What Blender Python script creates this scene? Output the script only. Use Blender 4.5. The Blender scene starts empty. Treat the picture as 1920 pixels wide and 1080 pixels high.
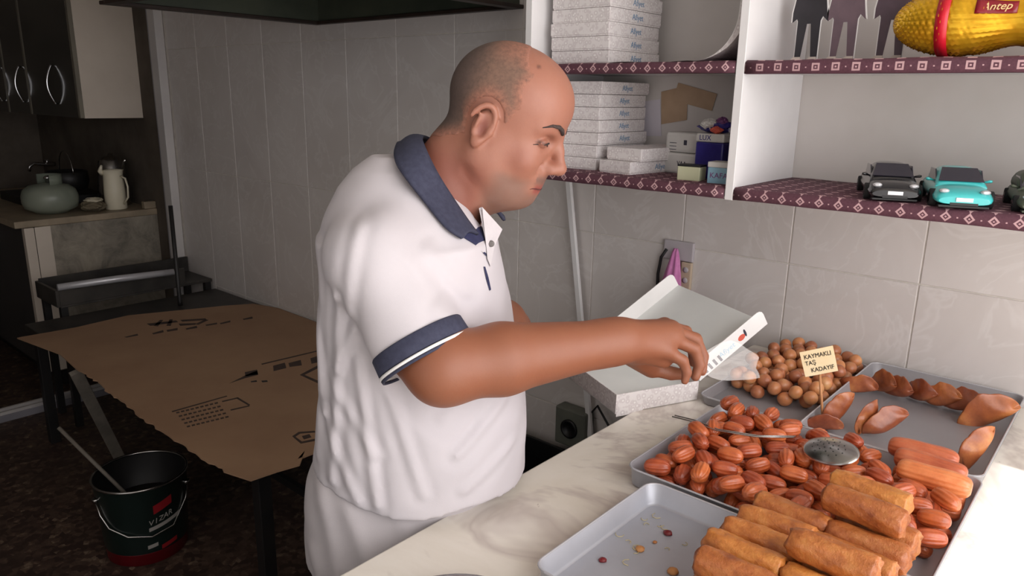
import bpy, bmesh, math, random
import numpy as np
from mathutils import Vector, Matrix
from mathutils.bvhtree import BVHTree
random.seed(7); rng = np.random.default_rng(7)
PI = math.pi
scene = bpy.context.scene
col = scene.collection

# ------------------------------------------------------------------ camera
FPX = 1388.94
CAM = np.array([0.3722, -1.8447, 1.575])
CR = np.array([0.752996, 0.657799, 0.017234])
CU = np.array([-0.177832, 0.178212, 0.967789])
CF = np.array([-0.633539, 0.731807, -0.251171])
cd = bpy.data.cameras.new('camera'); cam = bpy.data.objects.new('camera', cd); col.objects.link(cam)
cd.sensor_width = 36; cd.lens = FPX/1920*36; cd.clip_start = 0.02; cd.clip_end = 60
M = Matrix.Identity(4)
for i in range(3):
    M[i][0] = CR[i]; M[i][1] = CU[i]; M[i][2] = -CF[i]; M[i][3] = CAM[i]
cam.matrix_world = M
scene.camera = cam
# ------------------------------------------------------------------ light and exposure
w_ = bpy.data.worlds.new('world'); scene.world = w_; w_.use_nodes = True
w_.node_tree.nodes['Background'].inputs[0].default_value = (1.0, 0.95, 0.92, 1)
w_.node_tree.nodes['Background'].inputs[1].default_value = 0.9
def area(name, loc, direction, sx, sy, power, color):
    l = bpy.data.lights.new(name, 'AREA'); l.shape = 'RECTANGLE'; l.size = sx; l.size_y = sy; l.energy = power; l.color = color
    o = bpy.data.objects.new(name, l); col.objects.link(o); o.location = loc
    o.rotation_euler = Vector(direction).to_track_quat('-Z', 'Y').to_euler(); return o
area('daylight_shopfront', (1.30, -1.25, 1.72), (-1, 0.12, -0.12), 2.0, 1.5, 36, (1.0, 0.975, 0.98))
sl = bpy.data.lights.new('sun', 'SUN'); sl.energy = 5.5; sl.angle = 0.02; sl.color = (1.0, 0.97, 0.95)
so = bpy.data.objects.new('sun', sl); col.objects.link(so); so.rotation_euler = Vector((-1.0, 0.0, -1.32)).to_track_quat('-Z', 'Y').to_euler()
area('daylight_entrance', (0.0, -3.1, 1.9), (-0.25, 1, -0.15), 1.8, 1.2, 2.2, (0.95, 0.96, 1.0))
scene.view_settings.view_transform = 'Standard'; scene.view_settings.look = 'None'
scene.view_settings.gamma = 1; scene.view_settings.use_curve_mapping = False
scene.view_settings.exposure = 0.0

# ------------------------------------------------------------------ points: pixel ray met with a real plane or depth
def ray(x, y): return CF + CR*(x-960)/FPX + CU*(540-y)/FPX
FH = np.array([-0.65452, 0.75604, 0.0])
def atZ(x, y, z): r = ray(x, y); return CAM + r*(z-CAM[2])/r[2]
def atY(x, y, Y=0): r = ray(x, y); return CAM + r*(Y-CAM[1])/r[1]
def atX(x, y, X): r = ray(x, y); return CAM + r*(X-CAM[0])/r[0]
def atD(x, y, D): r = ray(x, y); return CAM + r*D/r.dot(FH)

# ------------------------------------------------------------------ materials
def lin(c): return tuple(((v/255)/12.92 if v/255 <= 0.04045 else (((v/255)+0.055)/1.055)**2.4) for v in c)
class NT:
    def __init__(s, m): s.t = m.node_tree; s.n = s.t.nodes; s.l = s.t.links
    def new(s, typ, **kw):
        n = s.n.new(typ)
        for k, v in kw.items(): setattr(n, k, v)
        return n
    def inp(s, sock, v):
        if isinstance(v, (int, float)): sock.default_value = v
        elif isinstance(v, (tuple, list)): sock.default_value = tuple(v) if len(v) == 4 or sock.type == 'VECTOR' else (*v, 1)
        else: s.l.new(v, sock)
    def math(s, op, a, b=0.0, c=None, clamp=False):
        n = s.new('ShaderNodeMath', operation=op, use_clamp=clamp); s.inp(n.inputs[0], a); s.inp(n.inputs[1], b)
        if c is not None: s.inp(n.inputs[2], c)
        return n.outputs[0]
    def mix(s, f, a, b):
        n = s.new('ShaderNodeMix', data_type='RGBA'); s.inp(n.inputs[0], f); s.inp(n.inputs[6], a); s.inp(n.inputs[7], b); return n.outputs[2]
    def ramp(s, f, stops):
        n = s.new('ShaderNodeValToRGB'); e = n.color_ramp.elements
        while len(e) < len(stops): e.new(0.5)
        for i, (p, c) in enumerate(stops): e[i].position = p; e[i].color = (*c, 1) if len(c) == 3 else c
        s.inp(n.inputs[0], f); return n.outputs[0]
    def coord(s, which='Object', scale=None, rnd=False):
        o = s.new('ShaderNodeTexCoord').outputs[which]
        if rnd:
            oi = s.new('ShaderNodeObjectInfo'); v = s.new('ShaderNodeVectorMath', operation='SCALE')
            cb = s.new('ShaderNodeCombineXYZ'); s.l.new(oi.outputs['Random'], cb.inputs[0]); s.l.new(oi.outputs['Random'], cb.inputs[2])
            s.l.new(cb.outputs[0], v.inputs[0]); v.inputs[3].default_value = 37.0
            a = s.new('ShaderNodeVectorMath', operation='ADD'); s.l.new(o, a.inputs[0]); s.l.new(v.outputs[0], a.inputs[1]); o = a.outputs[0]
        if scale:
            mp = s.new('ShaderNodeMapping'); mp.inputs['Scale'].default_value = scale; s.l.new(o, mp.inputs[0]); o = mp.outputs[0]
        return o
    def noise(s, vec, scale, detail=3, rough=0.5, dist=0.0):
        n = s.new('ShaderNodeTexNoise'); s.l.new(vec, n.inputs['Vector']); n.inputs['Scale'].default_value = scale
        n.inputs['Detail'].default_value = detail; n.inputs['Roughness'].default_value = rough; n.inputs['Distortion'].default_value = dist
        return n.outputs['Fac']
    def bump(s, h, strength, dist=0.002):
        b = s.new('ShaderNodeBump'); b.inputs['Strength'].default_value = strength; b.inputs['Distance'].default_value = dist
        s.l.new(h, b.inputs['Height']); s.l.new(b.outputs[0], s.n['Principled BSDF'].inputs['Normal'])
def newmat(name):
    m = bpy.data.materials.new(name); m.use_nodes = True; t = NT(m); return m, t, t.n['Principled BSDF'].inputs
def mat(name, c1, c2=None, scale=8, rough=0.5, metal=0.0, bump=0.0, bscale=60, coat=0.0, lo=0.35, hi=0.65, rnd=True, sss=0, stretch=None, spec=0.5, alpha=1, trans=0):
    m, t, b = newmat(name); c1 = lin(c1); v = t.coord('Object', stretch, rnd)
    if c2:
        f = t.noise(v, scale, 4, 0.6); t.l.new(t.ramp(f, [(lo, c1), (hi, lin(c2))]), b['Base Color'])
    else: b['Base Color'].default_value = (*c1, 1)
    b['Roughness'].default_value = rough; b['Metallic'].default_value = metal; b['Coat Weight'].default_value = coat
    b['Specular IOR Level'].default_value = spec; b['Alpha'].default_value = alpha; b['Transmission Weight'].default_value = trans
    if coat: b['Coat Roughness'].default_value = 0.15
    if sss: b['Subsurface Weight'].default_value = sss; b['Subsurface Radius'].default_value = (0.01, 0.004, 0.002); b['Subsurface Scale'].default_value = 1.0
    if bump: t.bump(t.noise(v, bscale, 4, 0.6), bump)
    return m
def m_tile():
    m, t, b = newmat('glazed marble-look wall tile'); v = t.coord('Object', None, True)
    f1 = t.noise(v, 2.2, 5, 0.6, 0.8); base = t.ramp(f1, [(0.3, lin((203, 196, 192))), (0.7, lin((216, 210, 207)))])
    f2 = t.noise(v, 3.0, 4, 0.6, 2.2); vein = t.math('ABSOLUTE', t.math('SUBTRACT', f2, 0.5)); vf = t.ramp(vein, [(0.0, (0.35,)*3), (0.03, (0, 0, 0))])
    t.l.new(t.mix(vf, base, lin((228, 224, 222))), b['Base Color'])
    b['Roughness'].default_value = 0.33; t.bump(f1, 0.08, 0.002); return m
def m_marble():
    m, t, b = newmat('cream grey veined marble'); v = t.coord('Object', None, False)
    f1 = t.noise(v, 2.4, 6, 0.6, 1.0); base = t.ramp(f1, [(0.3, lin((214, 206, 192))), (0.55, lin((232, 226, 216))), (0.8, lin((238, 233, 226)))])
    f2 = t.noise(v, 1.7, 5, 0.65, 1.6); vein = t.math('ABSOLUTE', t.math('SUBTRACT', f2, 0.52)); vf = t.ramp(vein, [(0.0, (0.6,)*3), (0.05, (0, 0, 0))])
    c = t.mix(vf, base, lin((176, 162, 156)))
    f3 = t.noise(v, 38, 3, 0.7); sp = t.ramp(f3, [(0.72, (0, 0, 0)), (0.78, (0.7,)*3)])
    t.l.new(t.mix(sp, c, lin((140, 122, 110))), b['Base Color']); b['Roughness'].default_value = 0.3; return m
def m_cloth(name, diamond):
    m, t, b = newmat(name); v = t.coord('Object'); sp = t.new('ShaderNodeSeparateXYZ'); t.l.new(v, sp.inputs[0])
    p = 0.0373
    a = t.math('SUBTRACT', t.math('FRACT', t.math('DIVIDE', sp.outputs[0], p)), 0.5)
    yz = t.math('DIVIDE', t.math('SUBTRACT', sp.outputs[2], sp.outputs[1]), p)
    c = t.math('SUBTRACT', t.math('FRACT', yz), 0.5)
    aa, ca = t.math('ABSOLUTE', a), t.math('ABSOLUTE', c)
    if diamond: d = t.math('ADD', aa, ca)
    else: d = t.math('MAXIMUM', aa, ca)
    o1 = 0.25 if diamond else 0.2
    ring = t.math('MULTIPLY', t.math('LESS_THAN', d, o1), t.math('GREATER_THAN', d, o1*0.55))
    dot = t.math('LESS_THAN', d, o1*0.22)
    a2 = t.math('ABSOLUTE', t.math('SUBTRACT', t.math('FRACT', t.math('ADD', t.math('DIVIDE', sp.outputs[0], p), 0.5)), 0.5))
    dots = t.math('LESS_THAN', t.math('MAXIMUM', a2, ca), 0.035)
    f = t.math('MAXIMUM', t.math('MAXIMUM', ring, dot), dots)
    n = t.noise(v, 260, 2); base = t.mix(n, lin((72, 40, 52)), lin((104, 64, 76)))
    t.l.new(t.mix(t.math('MULTIPLY', f, 0.85), base, lin((205, 168, 170))), b['Base Color'])
    b['Roughness'].default_value = 0.8; return m
def m_pattern():
    m, t, b = newmat('white card with pale floral print'); v = t.coord('Object', None, True)
    vo = t.new('ShaderNodeTexVoronoi'); t.l.new(v, vo.inputs['Vector']); vo.inputs['Scale'].default_value = 95
    f = t.ramp(vo.outputs['Distance'], [(0.18, (1, 1, 1)), (0.3, (0, 0, 0)), (0.48, (0, 0, 0)), (0.6, (0.5,)*3)])
    t.l.new(t.mix(f, lin((216, 208, 208)), lin((242, 238, 236))), b['Base Color']); b['Roughness'].default_value = 0.55; return m
def m_attr(name, rough, sss, bump, bscale, noise_amt=0.12, nscale=35, dark=(120, 60, 45)):
    m, t, b = newmat(name); a = t.new('ShaderNodeVertexColor'); a.layer_name = 'Col'; v = t.coord('Object')
    f = t.noise(v, nscale, 4, 0.7); f = t.ramp(f, [(0.4, (0, 0, 0)), (0.75, (noise_amt,)*3)])
    t.l.new(t.mix(f, a.outputs['Color'], lin(dark)), b['Base Color']); b['Roughness'].default_value = rough
    if sss: b['Subsurface Weight'].default_value = sss; b['Subsurface Radius'].default_value = (0.008, 0.003, 0.0015); b['Subsurface Scale'].default_value = 0.6
    if bump: t.bump(t.noise(v, bscale, 4, 0.7), bump, 0.001)
    return m
def m_floor():
    m, t, b = newmat('dark speckled terrazzo'); v = t.coord('Object')
    vo = t.new('ShaderNodeTexVoronoi'); t.l.new(v, vo.inputs['Vector']); vo.inputs['Scale'].default_value = 45
    f = t.math('MULTIPLY', t.noise(v, 30, 4, 0.7), vo.outputs['Color'])
    t.l.new(t.ramp(f, [(0.15, lin((58, 43, 38))), (0.42, lin((92, 73, 62))), (0.6, lin((140, 122, 104)))]), b['Base Color'])
    b['Roughness'].default_value = 0.55; return m
def m_panel():
    m, t, b = newmat('stained grey side panel'); v = t.coord('Object'); f = t.noise(v, 7, 6, 0.75, 0.6)
    t.l.new(t.ramp(f, [(0.3, lin((104, 98, 88))), (0.5, lin((140, 132, 120))), (0.7, lin((164, 154, 138)))]), b['Base Color']); b['Roughness'].default_value = 0.6; return m
def m_alu(name='dull aluminium', c=(178, 178, 182), r=0.34):
    m, t, b = newmat(name); v = t.coord('Object', None, True); f = t.noise(v, 14, 5, 0.7)
    t.l.new(t.mix(f, lin(tuple(x-18 for x in c)), lin(c)), b['Base Color']); b['Metallic'].default_value = 0.4
    t.l.new(t.math('ADD', t.math('MULTIPLY', f, 0.25), r-0.08), b['Roughness']); t.bump(t.noise(v, 9, 3), 0.1, 0.003); return m
def m_pastry(name, c1, c2, c3, rough=0.32, coat=0.5, bump=0.35, bscale=160, scale=26):
    m, t, b = newmat(name); v = t.coord('Object', None, True); f = t.noise(v, scale, 5, 0.65)
    oi = t.new('ShaderNodeObjectInfo')
    c = t.ramp(f, [(0.3, lin(c1)), (0.52, lin(c2)), (0.75, lin(c3))])
    hs = t.new('ShaderNodeHueSaturation'); t.l.new(c, hs.inputs['Color'])
    t.l.new(t.math('ADD', t.math('MULTIPLY', oi.outputs['Random'], 0.4), 0.8), hs.inputs['Value'])
    t.l.new(t.math('ADD', t.math('MULTIPLY', oi.outputs['Random'], 0.012), 0.494), hs.inputs['Hue'])
    t.l.new(hs.outputs[0], b['Base Color']); b['Roughness'].default_value = rough; b['Coat Weight'].default_value = coat; b['Coat Roughness'].default_value = 0.2
    b['Subsurface Weight'].default_value = 0.15; b['Subsurface Radius'].default_value = (0.006, 0.002, 0.001); b['Subsurface Scale'].default_value = 0.5
    t.bump(t.noise(v, bscale, 4, 0.7), bump, 0.0015); return m
MT = dict(
    tile=m_tile(), grout=mat('pale grout', (206, 200, 192), (222, 216, 208), 30, 0.9), marble=m_marble(), floor=m_floor(),
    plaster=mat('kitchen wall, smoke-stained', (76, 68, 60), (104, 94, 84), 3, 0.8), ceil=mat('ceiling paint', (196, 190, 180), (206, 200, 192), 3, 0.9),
    wallplain=mat('plain painted wall', (150, 140, 130), (165, 156, 148), 2, 0.85),
    white=mat('white melamine', (226, 224, 224), (236, 234, 234), 4, 0.35), backpanel=mat('greyed back panel', (196, 190, 184), (206, 200, 196), 3, 0.6),
    cloth_d=m_cloth('maroon shelf cloth with diamond motifs', True), cloth_s=m_cloth('maroon shelf cloth with square motifs', False),
    pattern=m_pattern(), card=mat('white card', (232, 230, 228), (240, 238, 236), 10, 0.5), cardgrey=mat('greyish board inside', (226, 229, 228), (234, 236, 234), 6, 0.6),
    jamb=mat('off-white aluminium frame', (196, 192, 192), (206, 202, 200), 5, 0.5), jambgrey=mat('grey aluminium frame', (140, 138, 146), (152, 150, 158), 5, 0.4),
    hood=mat('dark green painted hood', (58, 64, 54), (76, 80, 66), 4, 0.5), hoodrim=mat('greasy brown hood rim', (36, 26, 22), (52, 38, 32), 10, 0.5),
    cream=mat('cream cabinet board', (206, 194, 180), (216, 204, 190), 3, 0.5), door=mat('dark smoked cabinet door', (50, 50, 46), (58, 57, 52), 2, 0.12, coat=0.6),
    lead=mat('door frame strip', (110, 104, 92), (124, 118, 104), 4, 0.4), panel=m_panel(), slab=mat('worn brown stone slab', (140, 126, 106), (164, 148, 126), 9, 0.45, bump=0.1),
    lowdoor=mat('dark low cabinet', (58, 56, 56), (66, 63, 62), 3, 0.5),
    alu=m_alu(), alu2=m_alu('bright aluminium', (205, 205, 210), 0.3), chrome=mat('chrome', (215, 215, 218), None, 8, 0.16, 1.0), steel=mat('stainless steel', (170, 168, 166), (188, 186, 184), 12, 0.25, 1.0),
    black=mat('black painted steel', (20, 19, 20), (30, 28, 28), 8, 0.5), blackpl=mat('black plastic', (18, 18, 20), (26, 26, 28), 8, 0.45), benchtop=mat('blackened bench sheet', (50, 48, 46), (74, 70, 66), 5, 0.45, 0.3),
    strut=mat('weathered grey timber strut', (110, 104, 96), (134, 126, 116), 12, 0.7), kraft=mat('brown corrugated cardboard', (150, 118, 92), (162, 130, 102), 4, 0.85, lo=0.3, hi=0.7),
    kraftedge=mat('torn cardboard edge', (150, 122, 92), (108, 80, 56), 40, 0.95), ink=mat('faded black ink', (58, 46, 42), (74, 58, 50), 30, 0.8),
    bucketg=mat('dark green bucket lacquer', (12, 26, 24), (18, 34, 31), 5, 0.3, coat=0.3), bucketr=mat('dark red bucket band', (112, 12, 24), (94, 10, 20), 5, 0.35), goo=mat('brown syrup residue', (52, 40, 34), (66, 52, 44), 12, 0.3),
    label=mat('pale print', (170, 165, 160)), labelred=mat('red print', (150, 24, 34)), gas=mat('grey green gas bottle paint', (120, 128, 116), (138, 144, 130), 6, 0.35),
    enamel=mat('cream enamel', (222, 214, 192), (230, 222, 200), 6, 0.3), sponge=mat('brown cloth', (108, 98, 78), (122, 112, 92), 30, 0.9),
    tray=m_alu('tray aluminium', (188, 190, 198), 0.4), traydark=m_alu('tray aluminium, dull', (166, 164, 168), 0.45),
    tulumba=m_pastry('syrup-soaked ridged pastry', (142, 62, 32), (188, 92, 50), (214, 120, 72), 0.36, 0.3), longp=m_pastry('long ridged pastry', (184, 92, 56), (206, 114, 70), (220, 138, 92), 0.38, 0.3),
    ball=m_pastry('fried dough ball', (158, 88, 56), (190, 122, 80), (212, 162, 108), 0.45, 0.3, 0.15, 90, 18), cres=m_pastry('folded crescent pastry', (116, 56, 34), (158, 86, 50), (196, 126, 70), 0.36, 0.3, 0.2, 120, 20),
    roll=m_pastry('golden fried roll', (146, 78, 36), (186, 112, 54), (208, 142, 76), 0.42, 0.25, 1.0, 190, 34),
    crumb=mat('pastry crumb', (170, 110, 60), (196, 140, 84), 60, 0.6), red=mat('dark red berry bit', (130, 28, 34), (100, 20, 26), 60, 0.35), syrup=mat('syrup smear', (190, 175, 130), (210, 196, 150), 30, 0.2),
    skin=m_attr('skin', 0.5, 0.18, 0.15, 420, 0.14), shirt=m_attr('white pique cotton', 0.85, 0, 0.25, 900, 0.0), navy=mat('navy rib knit', (48, 50, 70), (58, 60, 80), 120, 0.85, bump=0.3, bscale=500),
    navyin=mat('navy inner placket', (36, 38, 72), (46, 48, 82), 60, 0.85), hair=m_attr('cropped grey-brown stubble', 0.8, 0, 0.5, 700, 0.6, 160, (70, 58, 52)),
    brow=mat('dark eyebrow hair', (44, 34, 32), (74, 58, 54), 200, 0.8, bump=0.5, bscale=400), lipline=mat('dark lip line', (92, 44, 42), None, 8, 0.5), eyewhite=mat('eye white', (196, 180, 174), None, 8, 0.25), iris=mat('dark brown iris', (34, 22, 18), None, 8, 0.15),
    trouser=m_attr('white cotton trousers', 0.9, 0, 0.2, 500, 0.0), flap=mat('white cotton placket', (202, 196, 199), (208, 202, 205), 40, 0.85, bump=0.2, bscale=500), button=mat('grey button', (104, 98, 96), None, 8, 0.35), shoe=mat('black shoe', (24, 22, 22), None, 8, 0.45),
    gold=mat('gold foil', (236, 186, 44), (214, 156, 28), 20, 0.26, 0.6), ribbon=mat('red satin ribbon', (206, 22, 44), (186, 16, 36), 20, 0.35), redlabel=mat('glossy dark red label', (134, 20, 34), (120, 16, 30), 8, 0.2), goldink=mat('pale gold ink', (236, 206, 150)),
    suit1=mat('printed black suit', (38, 34, 40), (30, 27, 32), 30, 0.5), suit2=mat('printed mauve grey suit', (104, 84, 92), (94, 76, 84), 30, 0.5), suit3=mat('printed plum suit', (84, 66, 76), (74, 58, 68), 30, 0.5), face=mat('printed face', (170, 120, 98), None, 8, 0.6), shoeprint=mat('printed shoe highlight', (200, 186, 176)),
    carblack=mat('black toy paint', (30, 29, 32), None, 8, 0.25, coat=0.8), carblue=mat('turquoise toy paint', (64, 190, 190), None, 8, 0.3, coat=0.8), carolive=mat('olive toy paint', (86, 92, 76), (78, 84, 68), 20, 0.5),
    glassd=mat('dark tinted window', (44, 40, 52), None, 8, 0.12, coat=0.6), tyre=mat('tyre rubber', (24, 23, 24), None, 8, 0.8), lamp=mat('clear headlamp', (205, 205, 208), None, 8, 0.15, 0.4), plate=mat('white plate', (236, 236, 240), None, 8, 0.4),
    tape=mat('brown packing tape', (168, 140, 112), (180, 152, 124), 12, 0.4), paper=mat('pale lilac paper', (202, 196, 206), (212, 206, 214), 8, 0.7), bluepack=mat('deep blue wrapper', (42, 34, 112), (56, 50, 134), 12, 0.3), packwhite=mat('white pack', (200, 198, 194), (212, 210, 206), 12, 0.5),
    lightblue=mat('light blue box', (130, 170, 190), (144, 182, 200), 12, 0.5), greenish=mat('pale green box', (190, 192, 158), (202, 202, 172), 12, 0.5), blueink=mat('blue ink', (96, 132, 168), (120, 150, 178), 60, 0.6), skyink=mat('light blue ink', (140, 196, 222)), redink=mat('red ink', (214, 96, 78)), darkink=mat('dark ink', (52, 50, 66)), purpleink=mat('purple ink', (120, 70, 120)),
    pink=mat('pink cotton cloth', (196, 118, 172), (208, 134, 184), 40, 0.9, bump=0.3, bscale=300), socket=mat('grey socket plate', (176, 170, 176), (186, 180, 184), 8, 0.4), beige=mat('beige socket', (190, 172, 150), None, 8, 0.4), cable=mat('black cable', (24, 22, 24), None, 8, 0.5),
    sign=mat('cream price card', (240, 222, 184), (228, 204, 160), 10, 0.7), stick=mat('wooden stick', (186, 128, 84), (202, 146, 100), 40, 0.7), marker=mat('black marker', (24, 20, 20), None, 8, 0.6),
    hole=mat('dark hole', (60, 62, 60), None, 8, 0.6), junk=mat('dim grey plastic', (96, 98, 90), (108, 110, 100), 12, 0.6))
mm, t, b = newmat('clear plastic film'); b['Base Color'].default_value = (0.95, 0.93, 0.93, 1); b['Roughness'].default_value = 0.12; b['Alpha'].default_value = 0.16; b['Specular IOR Level'].default_value = 0.9; b['Coat Weight'].default_value = 1.0; MT['film'] = mm

# ------------------------------------------------------------------ mesh helpers
class MB:
    def __init__(s): s.v = []; s.f = []; s.sm = []
    def add(s, vs, fs, smooth=False):
        o = len(s.v); s.v += [tuple(float(c) for c in p) for p in vs]; s.f += [tuple(i+o for i in f) for f in fs]; s.sm += [smooth]*len(fs); return s
    def box(s, lo, hi, M=None):
        (a, b, c), (d, e, f) = lo, hi
        vs = [(a, b, c), (d, b, c), (d, e, c), (a, e, c), (a, b, f), (d, b, f), (d, e, f), (a, e, f)]
        if M is not None: vs = [tuple(M @ Vector(p)) for p in vs]
        return s.add(vs, [(0, 3, 2, 1), (4, 5, 6, 7), (0, 1, 5, 4), (1, 2, 6, 5), (2, 3, 7, 6), (3, 0, 4, 7)])
    def rings(s, R, caps=True, closed=False, smooth=True):
        n = len(R[0]); vs = [p for r in R for p in r]; fs = []; k = len(R)
        for i in range(k if closed else k-1):
            j = (i+1) % k
            for q in range(n): fs.append((i*n+q, i*n+(q+1) % n, j*n+(q+1) % n, j*n+q))
        s.add(vs, fs, smooth)
        if caps and not closed:
            o = len(s.v)-len(vs); s.f.append(tuple(o+q for q in reversed(range(n)))); s.f.append(tuple(o+(k-1)*n+q for q in range(n))); s.sm += [False, False]
        return s
    def tube(s, pts, r, n=10, closed=False, caps=True):
        pts = [Vector(p) for p in pts]; rs = r if isinstance(r, (list, tuple)) else [r]*len(pts); R = []; k = len(pts)
        up = Vector((0, 0, 1)); prev = None
        for i, p in enumerate(pts):
            if closed: d = pts[(i+1) % k]-pts[i-1]
            else: d = pts[min(i+1, k-1)]-pts[max(i-1, 0)]
            d.normalize()
            if prev is None: a = d.orthogonal().normalized()
            else: a = (prev-d*prev.dot(d)).normalized()
            prev = a; b = d.cross(a)
            R.append([tuple(p+(a*math.cos(2*PI*q/n)+b*math.sin(2*PI*q/n))*rs[i]) for q in range(n)])
        return s.rings(R, caps, closed)
    def lathe(s, prof, c=(0, 0, 0), n=32, caps=True):
        R = [[(c[0]+r*math.cos(2*PI*q/n), c[1]+r*math.sin(2*PI*q/n), c[2]+z) for q in range(n)] for r, z in prof]
        return s.rings(R, caps)
    def prism(s, poly, z0, z1, M=None):
        n = len(poly); vs = [(x, y, z0) for x, y in poly]+[(x, y, z1) for x, y in poly]
        if M is not None: vs = [tuple(M @ Vector(p)) for p in vs]
        return s.add(vs, [tuple(reversed(range(n))), tuple(range(n, 2*n))]+[(i, (i+1) % n, n+(i+1) % n, n+i) for i in range(n)])
    def build(s, name, m, parent=None, bevel=0, loc=None, tri=False):
        me = bpy.data.meshes.new(name); me.from_pydata(s.v, [], s.f); me.polygons.foreach_set('use_smooth', s.sm)
        bm = bmesh.new(); bm.from_mesh(me); bmesh.ops.recalc_face_normals(bm, faces=bm.faces); bm.to_mesh(me); bm.free()
        me.materials.append(m); o = bpy.data.objects.new(name, me); col.objects.link(o)
        if parent: o.parent = parent
        if loc is not None: o.location = loc
        if bevel:
            md = o.modifiers.new('bevel', 'BEVEL'); md.width = bevel; md.segments = 2; md.limit_method = 'ANGLE'; md.angle_limit = 0.7
        return o
def thing(name, label, cat, loc=(0, 0, 0), rotz=0, group=None):
    o = bpy.data.objects.new(name, None); col.objects.link(o); o.location = tuple(float(v) for v in loc); o.rotation_euler = (0, 0, rotz); o.empty_display_size = 0.05
    o['label'] = label; o['category'] = cat
    if group: o['group'] = group
    return o
def tag(o, label, cat, group=None):
    o['label'] = label; o['category'] = cat
    if group: o['group'] = group
    return o
def lab(o, s): o['label'] = s; return o
def struct(o): o['kind'] = 'structure'; return o
def copy_tree(o, parent=None):
    c = o.copy(); col.objects.link(c)
    if parent: c.parent = parent
    for ch in list(o.children): copy_tree(ch, c)
    return c
def bx(name, lo, hi, m, parent=None, bevel=0): return MB().box(lo, hi).build(name, m, parent, bevel)
def rbox(name, size, m, parent=None, bevel=0.002, z0=0, loc=None):
    return MB().box((-size[0]/2, -size[1]/2, z0), (size[0]/2, size[1]/2, z0+size[2])).build(name, m, parent, bevel, loc)
def text(name, body, size, m, parent, Mx, extrude=0.0004, shear=0, xs=1.0, align='CENTER'):
    c = bpy.data.curves.new(name, 'FONT'); c.body = body; c.size = size; c.extrude = extrude; c.shear = shear; c.align_x = align; c.align_y = 'CENTER'; c.resolution_u = 3
    tmp = bpy.data.objects.new('tmp', c); col.objects.link(tmp); dg = bpy.context.evaluated_depsgraph_get()
    me = bpy.data.meshes.new_from_object(tmp.evaluated_get(dg)); bpy.data.objects.remove(tmp)
    me.transform(Matrix.Diagonal((xs, 1, 1, 1))); me.transform(Mx); me.materials.clear(); me.materials.append(m); me.name = name
    o = bpy.data.objects.new(name, me); col.objects.link(o); o.parent = parent; return o
def frame(o, x, y): # matrix with x axis, y axis, normal
    x = Vector(x).normalized(); y = Vector(y); z = x.cross(y).normalized(); y = z.cross(x)
    m = Matrix.Identity(4)
    for i in range(3): m[i][0] = x[i]; m[i][1] = y[i]; m[i][2] = z[i]; m[i][3] = o[i]
    return m
CT = 0.945  # counter top height

# ================================================================== SETTING
struct(bx('floor', (-5.7, -3.4, -0.06), (1.4, 0.2, 0.0), MT['floor']))
struct(bx('ceiling', (-5.7, -3.4, 2.62), (1.4, 0.2, 2.72), MT['ceil']))
wb = struct(bx('wall_back', (-5.7, 0.003, -0.06), (1.4, 0.16, 2.62), MT['grout']))
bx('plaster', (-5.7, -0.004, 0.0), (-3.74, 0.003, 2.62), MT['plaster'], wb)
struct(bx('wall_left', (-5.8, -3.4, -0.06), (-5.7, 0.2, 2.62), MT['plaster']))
wf = MB(); wf.box((-5.7, -3.5, -0.06), (-1.3, -3.4, 2.62)); wf.box((-1.3, -3.5, 2.4), (1.0, -3.4, 2.62)); wf.box((1.0, -3.5, -0.06), (1.4, -3.4, 2.62)); struct(wf.build('wall_front', MT['wallplain']))
wr = MB(); wr.box((1.4, -3.5, -0.06), (1.5, 0.2, 0.85)); wr.box((1.4, -3.5, 2.60), (1.5, 0.2, 2.62)); wr.box((1.4, -0.08, 0.85), (1.5, 0.2, 2.60)); struct(wr.build('wall_right', MT['wallplain']))
tm = {}
for i in range(-12, 4):
    for (z0, z1) in ((0, .5735), (.5765, 1.1735), (1.1765, 1.7735), (1.7765, 2.3735), (2.3765, 2.618)):
        key = round(z1-z0, 3)
        if key not in tm:
            o = MB().box((0.0015, 0, 0), (0.2985, 0.006, z1-z0)).build('tile', MT['tile'], wb, 0.0012); tm[key] = o.data
        else:
            o = bpy.data.objects.new('tile', tm[key]); col.objects.link(o); o.parent = wb
            md = o.modifiers.new('bevel', 'BEVEL'); md.width = 0.0012; md.segments = 1; md.limit_method = 'ANGLE'
        o.location = (i*0.3, 0, z0)
# aluminium partition: jamb and floor track
jb = struct(bx('trim_1', (-3.70, -0.045, 0.0), (-3.625, 0.0, 2.62), MT['jamb'], None, 0.002)); bx('channel', (-3.745, -0.03, 0.0), (-3.70, 0.0, 2.62), MT['jambgrey'], jb, 0.002)
tr = struct(bx('trim_2', (-3.71, -1.9, 0.0), (-3.64, -0.05, 0.035), MT['jambgrey'], None, 0.002)); bx('track_rib', (-3.66, -1.9, 0.035), (-3.645, -0.05, 0.05), MT['jamb'], tr); bx('track_rib', (-3.71, -1.9, 0.035), (-3.695, -0.05, 0.05), MT['jamb'], tr)

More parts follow.
